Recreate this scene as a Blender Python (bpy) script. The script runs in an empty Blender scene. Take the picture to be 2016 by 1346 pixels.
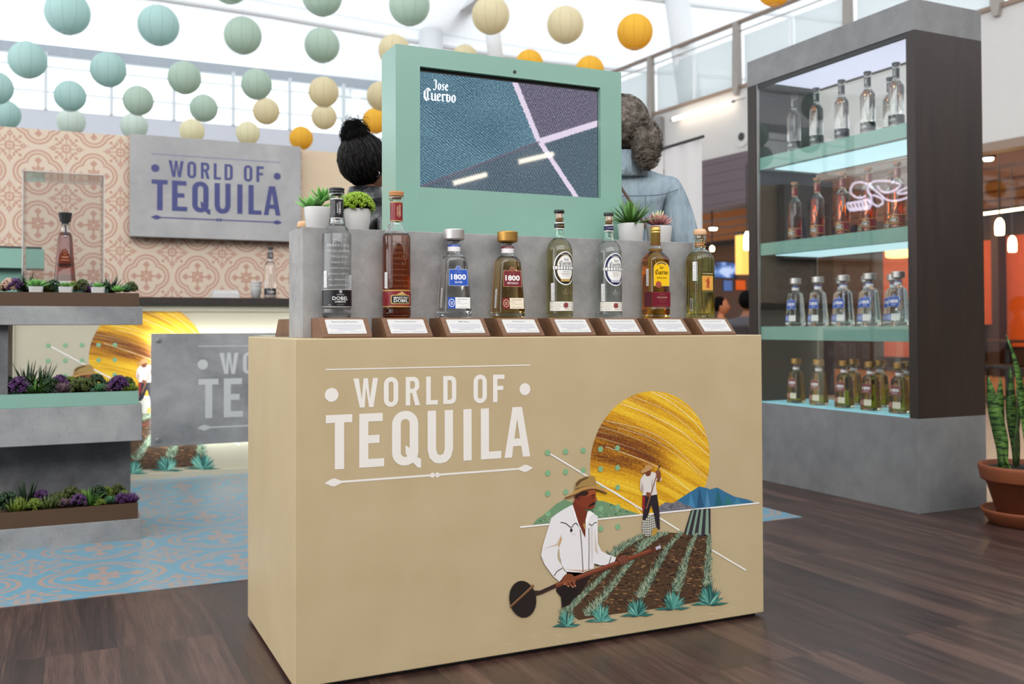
import bpy, bmesh, math, random
from mathutils import Vector, Matrix
from mathutils.geometry import tessellate_polygon
R = random.Random(7)
PI = math.pi
scene = bpy.context.scene
col = scene.collection

# ---------------------------------------------------------------- camera
CAM = Vector((-0.5492, -2.4921, 0.9446)); YAW = -0.43949; PITCH = 0.01772; ROLL = -0.0033
FPX = 1888.29; PPX = 1008.0; PPY = 608.456          # focal length and principal point for a 2016 x 1346 frame
fwd = Vector((-math.sin(YAW)*math.cos(PITCH), math.cos(YAW)*math.cos(PITCH), math.sin(PITCH)))
rgt0 = Vector((math.cos(YAW), math.sin(YAW), 0)); up0 = rgt0.cross(fwd)
rgt = rgt0*math.cos(ROLL) + up0*math.sin(ROLL)
upv = up0*math.cos(ROLL) - rgt0*math.sin(ROLL)
cd = bpy.data.cameras.new('camera'); cam = bpy.data.objects.new('camera', cd); col.objects.link(cam)
M = Matrix.Identity(4)
for i in range(3):
    M[i][0] = rgt[i]; M[i][1] = upv[i]; M[i][2] = -fwd[i]; M[i][3] = CAM[i]
cam.matrix_world = M
cd.sensor_width = 36; cd.lens = FPX/2016*36; cd.shift_y = -(673-PPY)/2016
cd.clip_end = 200; cd.clip_start = .05
cd.dof.use_dof = True; cd.dof.focus_distance = 2.85; cd.dof.aperture_fstop = 3.6
scene.camera = cam

def at(px, py, ax, v):
    """point where the sight line through a photo pixel meets the plane ax = v (a measuring aid)"""
    d = fwd + rgt*((px-PPX)/FPX) - upv*((py-PPY)/FPX)
    i = 'XYZ'.index(ax)
    return CAM + d*((v-CAM[i])/d[i])
def atd(px, py, depth):
    return CAM + (fwd + rgt*((px-PPX)/FPX) - upv*((py-PPY)/FPX))*depth

# ---------------------------------------------------------------- world, lights, exposure
scene.view_settings.view_transform = 'Standard'; scene.view_settings.look = 'None'
scene.view_settings.exposure = 0.0; scene.view_settings.gamma = 1.0
scene.view_settings.use_curve_mapping = False
W = bpy.data.worlds.new('sky'); scene.world = W; W.use_nodes = True
WORLD_STRENGTH = 2.1
W.node_tree.nodes['Background'].inputs[0].default_value = (.93, .97, 1, 1)
W.node_tree.nodes['Background'].inputs[1].default_value = WORLD_STRENGTH
cy = scene.cycles
cy.max_bounces = 14; cy.transmission_bounces = 14; cy.transparent_max_bounces = 16
cy.diffuse_bounces = 4; cy.glossy_bounces = 5
cy.sample_clamp_indirect = 6; cy.use_denoising = True; cy.blur_glossy = .6
cy.caustics_reflective = False; cy.caustics_refractive = True

def area_light(name, loc, target, sx, sy, power, color):
    l = bpy.data.lights.new(name, 'AREA'); l.shape = 'RECTANGLE'; l.size = sx; l.size_y = sy
    l.energy = power; l.color = color
    o = bpy.data.objects.new(name, l); col.objects.link(o); o.location = loc
    o.rotation_euler = (Vector(target)-Vector(loc)).to_track_quat('-Z', 'Y').to_euler()
    return o
area_light('west_window_daylight', (-8.6, 1.0, 3.6), (0, 1, .9), 9, 4, 340, (.97, .97, 1))
area_light('south_fill_light', (-1.5, -7.6, 7.0), (.5, 1, .9), 13, 4.5, 720, (1, .99, .975))  # added fill from behind the camera, brightens the faces turned towards it

# ---------------------------------------------------------------- object helpers
def srgb(c, a=1.0):
    if isinstance(c, str):
        c = c.lstrip('#'); c = tuple(int(c[i:i+2], 16) for i in (0, 2, 4))
    return tuple(((x/255)/12.92 if x/255 <= .04045 else ((x/255+.055)/1.055)**2.4) for x in c[:3]) + (a,)

def link(o, parent=None):
    col.objects.link(o)
    if parent is not None: o.parent = parent
    return o
def tag(o, label, cat, group=None):
    o['label'] = label; o['category'] = cat
    if group: o['group'] = group
    return o
def thing(name, label, cat, loc=(0, 0, 0), rz=0, group=None):
    o = bpy.data.objects.new(name, None); col.objects.link(o); o.empty_display_size = .05
    o.location = loc; o.rotation_euler = (0, 0, rz)
    return tag(o, label, cat, group)
def obj(name, bm, mat, parent=None, smooth=False, bevel=0, loc=None):
    me = bpy.data.meshes.new(name); bmesh.ops.recalc_face_normals(bm, faces=bm.faces[:]) if not getattr(bm, 'keep', False) else None
    bm.to_mesh(me); bm.free()
    for m in (mat if isinstance(mat, (list, tuple)) else [mat]): me.materials.append(m)
    if smooth:
        for p in me.polygons: p.use_smooth = True
    o = bpy.data.objects.new(name, me); link(o, parent)
    if loc is not None: o.location = loc
    if bevel:
        b = o.modifiers.new('bevel', 'BEVEL'); b.width = bevel; b.segments = 2; b.limit_method = 'ANGLE'; b.harden_normals = False
    return o
def struct(name, bm, mat, **k):
    o = obj(name, bm, mat, **k); o['kind'] = 'structure'; return o
class NBM:
    pass
def nb(): return bmesh.new()
def box(bm, x0, x1, y0, y1, z0, z1, mi=0):
    v = [bm.verts.new(p) for p in ((x0,y0,z0),(x1,y0,z0),(x1,y1,z0),(x0,y1,z0),(x0,y0,z1),(x1,y0,z1),(x1,y1,z1),(x0,y1,z1))]
    for q in ((0,3,2,1),(4,5,6,7),(0,1,5,4),(1,2,6,5),(2,3,7,6),(3,0,4,7)):
        f = bm.faces.new([v[i] for i in q]); f.material_index = mi
    return bm
def bx(*a): return box(nb(), *a)
def prism(bm, pts, y0, y1, mi=0):
    """pts: polygon in (x,z); extruded along y"""
    a = [bm.verts.new((x, y0, z)) for x, z in pts]; b = [bm.verts.new((x, y1, z)) for x, z in pts]
    n = len(pts); bm.faces.new(a).material_index = mi; bm.faces.new(b[::-1]).material_index = mi
    for i in range(n): bm.faces.new((a[i], b[i], b[(i+1) % n], a[(i+1) % n])).material_index = mi
    return bm
def prismx(bm, pts, x0, x1):
    """pts: polygon in (y,z); extruded along x"""
    a = [bm.verts.new((x0, y, z)) for y, z in pts]; b = [bm.verts.new((x1, y, z)) for y, z in pts]
    n = len(pts); bm.faces.new(a); bm.faces.new(b[::-1])
    for i in range(n): bm.faces.new((a[i], b[i], b[(i+1) % n], a[(i+1) % n]))
    return bm
def loft(bm, rings, cap0=True, cap1=True, mi=0, flip=False):
    rs = [[bm.verts.new(p) for p in r] for r in rings]
    n = len(rs[0])
    for a, b in zip(rs, rs[1:]):
        for i in range(n):
            q = (a[i], a[(i+1) % n], b[(i+1) % n], b[i])
            bm.faces.new(q[::-1] if flip else q).material_index = mi
    if cap0: bm.faces.new(rs[0] if flip else rs[0][::-1]).material_index = mi
    if cap1: bm.faces.new(rs[-1][::-1] if flip else rs[-1]).material_index = mi
    return bm
def ring(z, rx, ry=None, n=40, e=2.0, cx=0, cy=0, fl=0, fn=0):
    ry = rx if ry is None else ry; out = []
    for i in range(n):
        t = 2*PI*(i+.5)/n; c, s = math.cos(t), math.sin(t)
        k = (abs(c)**e + abs(s)**e)**(-1/e)
        if fl: k *= 1 + fl*abs(math.cos(t*fn/2)) - fl
        out.append((cx+rx*k*c, cy+ry*k*s, z))
    return out
def lathe(bm, prof, n=40, e=2.0, cap0=True, cap1=True, cx=0, cy=0, mi=0):
    """prof: (z, r) or (z, rx, ry) or (z, rx, ry, e)"""
    return loft(bm, [ring(p[0], p[1], p[2] if len(p) > 2 else None, n, p[3] if len(p) > 3 else e, cx, cy) for p in prof], cap0, cap1, mi)
def tube(bm, pts, r, n=8, mi=0, cap=True):
    """pts: list of points; r: radius or list of radii"""
    P = [Vector(p) for p in pts]; rings = []; up = Vector((0, 0, 1))
    N = None
    for i, p in enumerate(P):
        d = (P[min(i+1, len(P)-1)] - P[max(i-1, 0)]).normalized()
        if N is None: N = d.orthogonal().normalized()
        N = (N - d*N.dot(d)).normalized(); B = d.cross(N)
        rr = r[i] if isinstance(r, (list, tuple)) else r
        rings.append([tuple(p + (N*math.cos(2*PI*k/n) + B*math.sin(2*PI*k/n))*rr) for k in range(n)])
    return loft(bm, rings, cap, cap, mi)
def sphere(bm, c, r, n=16, m=10, mi=0, sc=(1, 1, 1)):
    rings = []
    for j in range(1, m):
        t = PI*j/m
        rings.append([(c[0]+sc[0]*r*math.sin(t)*math.cos(2*PI*i/n), c[1]+sc[1]*r*math.sin(t)*math.sin(2*PI*i/n), c[2]-sc[2]*r*math.cos(t)) for i in range(n)])
    return loft(bm, rings, True, True, mi)
def spline(pts, k=8, closed=False):
    """Catmull-Rom through pts"""
    P = [Vector(p) for p in pts]; n = len(P); out = []
    for i in range(n if closed else n-1):
        a, b, c, d = (P[(i-1) % n] if closed or i > 0 else P[0], P[i], P[(i+1) % n], P[(i+2) % n] if closed or i+2 < n else P[-1])
        for j in range(k):
            t = j/k
            out.append(.5*((2*b) + (c-a)*t + (2*a-5*b+4*c-d)*t*t + (3*b-a-3*c+d)*t**3))
    if not closed: out.append(P[-1])
    return [tuple(p) for p in out]
def dup(root, name=None, loc=None, rz=None, label=None, group=None, scale=None):
    """a copy of a thing with copies of its parts and sub-parts (mesh data shared)"""
    r = root.copy(); col.objects.link(r)
    if loc is not None: r.location = loc
    if rz is not None: r.rotation_euler = (0, 0, rz)
    if scale is not None: r.scale = (scale,)*3 if not isinstance(scale, tuple) else scale
    if label: r['label'] = label
    if group: r['group'] = group
    for ch in list(root.children):
        c = ch.copy(); col.objects.link(c); c.parent = r
        for g in list(ch.children):
            d = g.copy(); col.objects.link(d); d.parent = c
    return r
NTH = ['first', 'second', 'third', 'fourth', 'fifth', 'sixth', 'seventh', 'eighth', 'ninth', 'tenth', 'eleventh', 'twelfth', 'thirteenth', 'fourteenth', 'fifteenth', 'sixteenth', 'seventeenth', 'eighteenth', 'nineteenth', 'twentieth']
# ---------------------------------------------------------------- materials
class Nd:
    """small wrapper: material with arithmetic on node sockets"""
    def __init__(s, name):
        s.m = bpy.data.materials.new(name); s.m.use_nodes = True; s.t = s.m.node_tree
        s.t.nodes.clear(); s.out = s.t.nodes.new('ShaderNodeOutputMaterial')
    def n(s, typ, ins=None, **k):
        x = s.t.nodes.new('ShaderNode'+typ)
        for a, b in k.items(): setattr(x, a, b)
        for a, b in (ins or {}).items(): s.set(x.inputs[a], b)
        return x
    def set(s, inp, v):
        if isinstance(v, Sk): s.t.links.new(v.s, inp)
        elif isinstance(v, bpy.types.NodeSocket): s.t.links.new(v, inp)
        else: inp.default_value = v
    def math(s, op, a, b=None, c=None, clamp=False):
        x = s.t.nodes.new('ShaderNodeMath'); x.operation = op; x.use_clamp = clamp
        for i, v in enumerate((a, b, c)):
            if v is not None: s.set(x.inputs[i], v)
        return Sk(s, x.outputs[0])
    def coord(s, which='Object'):
        return s.n('TexCoord').outputs[which]
    def xyz(s, which='Object'):
        x = s.n('SeparateXYZ', {0: s.coord(which)}); return [Sk(s, o) for o in x.outputs]
    def vec(s, x, y, z=0.0):
        return s.n('CombineXYZ', {0: x, 1: y, 2: z}).outputs[0]
    def noise(s, v, scale, detail=3, rough=.5, dist=0):
        return Sk(s, s.n('TexNoise', {'Vector': v, 'Scale': scale, 'Detail': detail, 'Roughness': rough, 'Distortion': dist}).outputs[0])
    def ramp(s, f, stops):
        x = s.n('ValToRGB', {0: f}); e = x.color_ramp.elements
        while len(e) < len(stops): e.new(.5)
        for el, (p, c) in zip(e, stops): el.position = p; el.color = c if len(c) == 4 else c+(1,)
        return x.outputs[0]
    def mix(s, f, a, b, mode='MIX'):
        x = s.n('Mix', data_type='RGBA', blend_type=mode); s.set(x.inputs[0], f); s.set(x.inputs[6], a); s.set(x.inputs[7], b)
        return x.outputs[2]
    def step(s, v, e0, e1):
        x = s.n('MapRange', {0: v, 1: e0, 2: e1, 3: 0., 4: 1.}, interpolation_type='SMOOTHSTEP'); return Sk(s, x.outputs[0])
    def scale(s, v, sx, sy, sz):
        return s.n('Mapping', {0: v, 3: (sx, sy, sz)}).outputs[0]
    def bsdf(s, color, rough=.5, metal=0, spec=.5, bump=None, bstr=.2, bdist=.01, **k):
        p = s.n('BsdfPrincipled', {'Base Color': color, 'Roughness': rough, 'Metallic': metal, 'Specular IOR Level': spec})
        for a, b in k.items(): s.set(p.inputs[a.replace('_', ' ')], b)
        if bump is not None:
            b = s.n('Bump', {'Strength': bstr, 'Distance': bdist, 'Height': bump}); s.set(p.inputs['Normal'], b.outputs[0])
        s.t.links.new(p.outputs[0], s.out.inputs[0]); return s.m
class Sk:
    def __init__(s, nd, so): s.nd, s.s = nd, so
    def __add__(s, o): return s.nd.math('ADD', s, o)
    def __sub__(s, o): return s.nd.math('SUBTRACT', s, o)
    def __rsub__(s, o): return s.nd.math('SUBTRACT', o, s)
    def __mul__(s, o): return s.nd.math('MULTIPLY', s, o)
    __radd__ = __add__; __rmul__ = __mul__
    def __truediv__(s, o): return s.nd.math('DIVIDE', s, o)
    def abs(s): return s.nd.math('ABSOLUTE', s)
    def fract(s): return s.nd.math('FRACT', s)
    def min(s, o): return s.nd.math('MINIMUM', s, o)
    def max(s, o): return s.nd.math('MAXIMUM', s, o)
    def lt(s, o): return s.nd.math('LESS_THAN', s, o)
    def len(s, o): return s.nd.math('SQRT', s*s+o*o)
    def sin(s): return s.nd.math('SINE', s)

def paint(name, c, rough=.5, var=.0, spec=.5, metal=0, **k):
    d = Nd(name); c = srgb(c)
    colr = c
    if var:
        n = d.noise(d.coord(), 9, 4); lo = tuple(x*(1-var) for x in c[:3])+(1,); hi = tuple(min(1, x*(1+var)) for x in c[:3])+(1,)
        colr = d.ramp(n, [(.3, lo), (.7, hi)])
    return d.bsdf(colr, rough, metal, spec, **k)
def emit(name, c, strength, rough=.5):
    d = Nd(name); c = srgb(c)
    return d.bsdf(c, rough, Emission_Color=c, Emission_Strength=strength)
def concrete(name, dark, light, pits=.6, scale=1.0, wash=.5, streak=1.0):
    d = Nd(name); v = d.coord()
    big = d.noise(v, 2.2*scale, 5, .6, .6); mid = d.noise(d.scale(v, 1, 1, streak), 9*scale, 6, .65, .3)
    t = big*wash + mid*(1-wash)
    base = d.ramp(t, [(.33, srgb(dark)), (.62, srgb(light))])
    fine = d.noise(v, 270*scale, 4, .75)
    gate = d.step(d.noise(v, 13*scale, 3, .6), .40, .66)
    pit = d.step(fine, .56, .66)*gate*pits
    dk = tuple(x*.32 for x in srgb(dark)[:3])+(1,)
    return d.bsdf(d.mix(pit, base, dk), .62, bump=fine, bstr=.06, bdist=.002)
def wood(name, a, b, axis=2, scale=1.0, rough=.4, fine=1.0):
    d = Nd(name); v = d.coord(); sc = [9*scale]*3; sc[axis] = .7*scale
    n1 = d.noise(d.scale(v, *sc), 2.0, 5, .6, .5); sc2 = [x*9 for x in sc]; sc2[axis] *= .5
    n2 = d.noise(d.scale(v, *sc2), 2.0, 3, .6)
    t = n1*.6 + n2*.4
    return d.bsdf(d.ramp(t, [(.36, srgb(a)), (.64, srgb(b))]), rough, bump=n2, bstr=.08*fine, bdist=.002)

def tile_fn(d, u, v):
    """line art of one printed tile; u,v run -0.5..0.5 about the medallion's centre. returns 0..1 mask"""
    au, av = u.abs(), v.abs()
    e = .012
    def band(dist, w): return 1.0-d.step((dist).abs(), w-e, w+e)
    def below(dist): return 1.0-d.step(dist, -e, e)
    # quatrefoil outline, two lines
    q = ((au-.17).len(av)).min(au.len(av-.17)) - .185
    m = band(q-.010, .017)
    m = m.max(band(q-.075, .019)*d.step(au.max(av), .485, .465))
    # cross inside: arms, flared ends, centre ring, diagonal leaves
    mx, mn = au.max(av), au.min(av)
    arm = (mn-.018).max(mx-.27)
    m = m.max(below(arm)*below(.05-mx))
    m = m.max(below((mx-.235).abs()+mn-.072))
    m = m.max(below((mx-.085).abs()*.8+mn-.050))
    r = au.len(av)
    m = m.max(band(r-.042, .017))
    dg = (au-av).abs(); sm = au+av
    m = m.max(below(dg*1.3+(sm-.15).abs()*.8-.065))
    # corners
    bu, bv = 0.5-au, 0.5-av
    rc = bu.len(bv)
    cmx, cmn = bu.max(bv), bu.min(bv)
    m = m.max(below((cmn-.010).max(cmx-.33)))
    m = m.max(band(rc-.075, .018)); m = m.max(band((cmx-.235).len(cmn)-.036, .016))
    m = m.max(below(((bu-bv).abs()-.010).max((bu+bv)-.30))*below(.075-rc))
    m = m.max(below((bu-.115).len(bv-.115)-.033)); m = m.max(below((bu-bv).abs()*1.0+((bu+bv)-.36).abs()*.8-.05))
    m = m.max(below((cmn-.075).abs()*1.0+(cmx-.17).abs()*.55-.028))
    return m
def tile_mat(name, ux, vx, T, u0, v0, ca, cb, rough, wear=.0):
    d = Nd(name); c = d.xyz()
    u = ((c[ux]-(u0-T/2))/T).fract()-.5
    v = ((c[vx]-(v0-T/2))/T).fract()-.5
    m = tile_fn(d, u, v)
    n = d.noise(d.coord(), 60, 2)
    if wear: m = m*(1.0-wear*d.step(d.noise(d.coord(), 5, 4), .5, .7))
    return d.bsdf(d.mix(m, srgb(ca), srgb(cb)), rough)

def floor_mat():
    d = Nd('dark_wood_plank_floor'); c = d.xyz(); v = d.vec(c[1], c[0])
    br = d.n('TexBrick', {'Vector': v, 'Color1': (0, 0, 0, 1), 'Color2': (1, 1, 1, 1), 'Mortar': (.5, .5, .5, 1), 'Scale': 1.0, 'Mortar Size': .0005, 'Mortar Smooth': .1, 'Bias': 0, 'Brick Width': .93, 'Row Height': .098})
    br.offset = .37; br.offset_frequency = 1
    pl = Sk(d, d.n('RGBToBW', {0: br.outputs[0]}).outputs[0])
    off = d.vec(c[0]*1.0, c[1]+pl*7.0, pl*5.0)
    g1 = d.noise(d.scale(off, 16, 1.1, 1), 1.3, 6, .62, .8)
    g2 = d.noise(d.scale(off, 190, 5.5, 1), 1.5, 5, .7, .35); g3 = d.step(d.noise(d.scale(off, 330, 7, 1), 1.0, 2, .5), .56, .66)
    t = g1*.50 + g2*.42 + pl*.15 - g3*.07 + .0
    base = d.ramp(t, [(.34, srgb('#1c1312')), (.52, srgb('#3b2722')), (.70, srgb('#5e443a'))])
    base = d.mix(Sk(d, br.outputs[1])*.35, base, (.01, .007, .006, 1))
    speck = d.step(d.noise(d.coord(), 42, 2, .4), .76, .78)
    base = d.mix(speck*.35, base, srgb('#8a7d70'))
    return d.bsdf(base, d.step(g1, 0., 1.)*.10+.31, spec=.8, bump=g2, bstr=.12, bdist=.003)

MT = {}
MT['floor'] = floor_mat()
MT['mat_tile'] = tile_mat('blue_printed_floor_vinyl', 0, 1, .503, -.398, 1.484, '#6793a6', '#a18c83', .34, .0)
MT['wall_tile'] = tile_mat('peach_printed_tile_wall', 0, 2, .3425, -.008, 1.305, '#c9b6a2', '#b38a76', .6)
MT['cream'] = paint('cream_laminate', '#c3af88', .5, .03)
MT['cream_side'] = paint('cream_laminate_side', '#c9b296', .5, .03)
MT['creamwall'] = paint('cream_wall_paint', '#b7af99', .6, .02)
MT['peachwall'] = paint('peach_wall_paint', '#cbb598', .7, .02)
MT['conc'] = concrete('grey_concrete_laminate', '#6c6c6d', '#999897', .7, .8, .6)
MT['conc_riser'] = concrete('pitted_concrete_laminate', '#7f7e7d', '#a3a09d', .95, 1.5, .4)
MT['conc_dark'] = concrete('dark_concrete_laminate', '#424244', '#707072', .45, .8, .35)
MT['conc_sign'] = concrete('smooth_concrete_sign', '#8c8b8c', '#a5a2a0', .18, .8, .7)
MT['conc_cab'] = concrete('cabinet_concrete_laminate', '#656566', '#7d7d7d', .35, .9, .5)
MT['darkwood'] = wood('dark_walnut_laminate', '#1d1411', '#2c201a', 2, 1.2, .45)
MT['brownmetal'] = paint('brown_planter_metal', '#4b3420', .45, .05)
MT['blockwood'] = wood('brown_block_laminate', '#5e402b', '#7a563b', 0, .6, .5, .3)
MT['green'] = paint('mint_green_laminate', '#7fa495', .24, .02)
MT['greensheen'] = paint('mint_green_gloss_laminate', '#76a092', .24, .02)
MT['white'] = paint('white_plastic', '#c9c7c4', .45)
MT['potwhite'] = paint('white_matte_ceramic', '#bdbab7', .5)
MT['paper'] = paint('white_card', '#c2bfbb', .6)
MT['black'] = paint('black_plastic', '#121213', .4)
MT['darkgrey'] = paint('dark_grey_plastic', '#2a2a2c', .5)
MT['steel'] = paint('brushed_steel', '#a5a3a0', .35, metal=1)
MT['silvercap'] = paint('brushed_silver_cap', '#cfc9c6', .4, metal=1)
MT['goldcap'] = paint('brushed_gold_cap', '#b98d4c', .4, metal=1)
MT['goldfoil'] = paint('gold_foil', '#c6a85c', .35, metal=.8)
MT['cork'] = paint('cork', '#b27a48', .8, .12)
MT['lightwood'] = paint('pale_wood_stopper', '#cfa47c', .7, .08)
MT['terracotta'] = paint('terracotta', '#7f4222', .7, .12)
MT['soil'] = paint('dark_soil', '#241a13', .9, .4)
MT['whitewall'] = paint('white_wall_paint', '#c9c6c3', .7, .01)
MT['bandwall'] = paint('pale_grey_wall_paint', '#cfd3dc', .7, .01)
MT['hallgrey'] = paint('hall_grey_wall_paint', '#6d6f74', .8, .02)
MT['bronze'] = paint('bronze_trim', '#8b7666', .5)
MT['rail'] = paint('grey_painted_railing_post', '#98928c', .5)
MT['mallfloor'] = paint('tan_terrazzo', '#b59d86', .35, .08)
def slat():
    d = Nd('brown_slatted_fascia'); c = d.xyz()
    f = (c[2]/.155).fract(); g = d.step(f, .0, .06)*(1.0-d.step(f, .94, 1.0))
    return d.bsdf(d.mix(g, srgb('#3b3032'), srgb('#63545a')), .55)
MT['slat'] = slat()
def glass(name, c=(1, 1, 1), ior=1.5, rough=0.0):
    d = Nd(name); g = d.n('BsdfGlass', {'Color': tuple(c)+(1,), 'IOR': ior, 'Roughness': rough})
    d.t.links.new(g.outputs[0], d.out.inputs[0]); return d.m
MT['glass'] = glass('clear_bottle_glass', (.99, .995, .993))
MT['glassg'] = glass('greenish_bottle_glass', (.955, .985, .965))
def sheet(name, c, k=1.0):
    d = Nd(name); bf = Sk(d, d.n('NewGeometry').outputs['Backfacing']); f = Sk(d, d.n('Fresnel', {'IOR': 1.5-bf*.8333}).outputs[0])*k
    a = d.n('BsdfTransparent', {'Color': tuple(c)+(1,)}); g = d.n('BsdfGlossy', {'Roughness': .0})
    mx = d.n('MixShader', {0: f}); d.t.links.new(a.outputs[0], mx.inputs[1]); d.t.links.new(g.outputs[0], mx.inputs[2])
    d.t.links.new(mx.outputs[0], d.out.inputs[0]); return d.m
MT['pane'] = sheet('clear_display_pane', (.975, .985, .98))
MT['acryl'] = sheet('clear_acrylic', (.97, .97, .97))
MT['store'] = sheet('storefront_glass', (.97, .98, .97), .6)
ed = Nd('acrylic_edge'); ed.bsdf(srgb('#cfcac6'), .2, Alpha=.45); MT['edge'] = ed.m
def liquid(name, c, dens):
    d = Nd(name); g = d.n('BsdfGlass', {'Color': srgb(c), 'IOR': .887, 'Roughness': 0.})
    d.t.links.new(g.outputs[0], d.out.inputs[0]); return d.m
MT['liq_clear'] = liquid('clear_spirit', '#ffffff', 1)
MT['liq_gold'] = liquid('pale_gold_spirit', '#f7e8c2', 15)
MT['liq_gold2'] = liquid('straw_gold_spirit', '#f8f0d2', 13)
MT['liq_esp'] = liquid('deep_gold_spirit', '#f8d860', 22)
MT['liq_cent'] = liquid('pale_straw_spirit', '#eee4b4', 12)
MT['liq_amber'] = liquid('amber_spirit', '#ecb386', 22)
MT['liq_dark'] = liquid('dark_amber_spirit', '#d08a58', 26)
MT['liq_rep'] = liquid('olive_gold_spirit', '#dcc550', 18)
def attr_mat(name, rough=.5, emis=0):
    d = Nd(name); a = d.n('Attribute', attribute_name='Col').outputs[0]
    k = dict(Emission_Color=a, Emission_Strength=emis) if emis else {}
    return d.bsdf(a, rough, **k)
MT['print'] = attr_mat('printed_ink', .45)
MT['printg'] = attr_mat('glossy_label_ink', .3)
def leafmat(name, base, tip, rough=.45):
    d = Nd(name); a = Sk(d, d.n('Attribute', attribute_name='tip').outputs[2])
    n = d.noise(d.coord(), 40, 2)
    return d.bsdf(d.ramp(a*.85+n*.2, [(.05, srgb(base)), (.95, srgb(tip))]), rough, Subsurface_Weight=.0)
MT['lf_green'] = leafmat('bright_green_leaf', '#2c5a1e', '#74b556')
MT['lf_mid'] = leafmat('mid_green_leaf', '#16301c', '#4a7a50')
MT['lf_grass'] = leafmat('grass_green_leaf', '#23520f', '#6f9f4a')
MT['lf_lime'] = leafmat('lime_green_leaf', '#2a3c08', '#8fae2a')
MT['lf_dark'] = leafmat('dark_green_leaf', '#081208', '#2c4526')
MT['lf_lime2'] = leafmat('shaded_lime_leaf', '#141f06', '#6a7d20')  # darkened copy of the lime leaf: shade between tray plants painted in
MT['lf_olive'] = leafmat('olive_leaf', '#10180a', '#4e5a26')  # colours lowered to hold the shade among crowded tray leaves
MT['lf_purple'] = leafmat('purple_leaf', '#12081a', '#583064')  # purple also darkened for the plants' own shade
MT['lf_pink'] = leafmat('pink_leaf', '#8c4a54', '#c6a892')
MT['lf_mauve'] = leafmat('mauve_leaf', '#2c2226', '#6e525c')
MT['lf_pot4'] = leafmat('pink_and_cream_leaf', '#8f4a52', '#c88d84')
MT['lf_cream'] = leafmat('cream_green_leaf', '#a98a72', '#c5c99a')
def snake():
    d = Nd('snake_plant_leaf'); v = d.coord(); c = d.xyz()
    n = d.noise(d.scale(v, 14, 14, 75), 1.0, 3, .6, 1.2)
    e = Sk(d, d.n('Attribute', attribute_name='tip').outputs[2])
    base = d.ramp(n, [(.42, srgb('#152d10')), (.5, srgb('#3c5f26')), (.62, srgb('#64863c'))])
    return d.bsdf(base, .4)
MT['snake'] = snake()
def lantern_mat(name, c):
    d = Nd(name); cc = srgb(c); v = d.xyz()
    seamf = (d.math('ARCTAN2', v[1], v[0])*(10/(2*PI))+.37).fract()
    seam = (seamf-.5).abs(); s = 1.0-d.step(seam, .012, .05)
    colr = d.mix(s*.42, cc, tuple(x*.55 for x in cc[:3])+(1,))
    ribs = (v[2]*520.0).sin()
    b = d.n('Bump', {'Strength': .25, 'Distance': .002, 'Height': ribs})
    a = d.n('BsdfDiffuse', {'Color': colr, 'Normal': b.outputs[0]}); t = d.n('BsdfTranslucent', {'Color': colr})
    mx = d.n('MixShader', {0: .5}); d.t.links.new(a.outputs[0], mx.inputs[1]); d.t.links.new(t.outputs[0], mx.inputs[2])
    d.t.links.new(mx.outputs[0], d.out.inputs[0]); return d.m
def membrane():
    d = Nd('white_roof_membrane'); c = d.xyz()
    f = (c[1]/1.9).fract(); g = d.step((f-.5).abs(), .0, .02)
    cc = d.mix(g, (.70, .74, .78, 1), (.90, .92, .94, 1))
    a = d.n('BsdfDiffuse', {'Color': cc}); t = d.n('BsdfTranslucent', {'Color': cc})
    mx = d.n('MixShader', {0: .46}); d.t.links.new(a.outputs[0], mx.inputs[1]); d.t.links.new(t.outputs[0], mx.inputs[2])
    d.t.links.new(mx.outputs[0], d.out.inputs[0]); return d.m
MT['roof'] = membrane()
# ---------------------------------------------------------------- printed graphics (flat coloured shapes laid on a surface)
_txt = {}
def text_mesh(s, bold=0.0, space=1.0):
    key = (s, bold, space)
    if key not in _txt:
        c = bpy.data.curves.new('t', 'FONT'); c.body = s; c.resolution_u = 2; c.offset = bold; c.space_character = space
        o = bpy.data.objects.new('t', c); col.objects.link(o)
        bpy.context.view_layer.update()
        me = bpy.data.meshes.new_from_object(o.evaluated_get(bpy.context.evaluated_depsgraph_get()))
        vs = [(v.co.x, v.co.y) for v in me.vertices]; fs = [tuple(p.vertices) for p in me.polygons]
        bpy.data.objects.remove(o); bpy.data.curves.remove(c); bpy.data.meshes.remove(me)
        x0 = min(v[0] for v in vs); x1 = max(v[0] for v in vs); y0 = min(v[1] for v in vs); y1 = max(v[1] for v in vs)
        _txt[key] = ([((x-x0)/(x1-x0), (y-y0)/(y1-y0)) for x, y in vs], fs, (x1-x0)/(y1-y0))
    return _txt[key]
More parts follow.
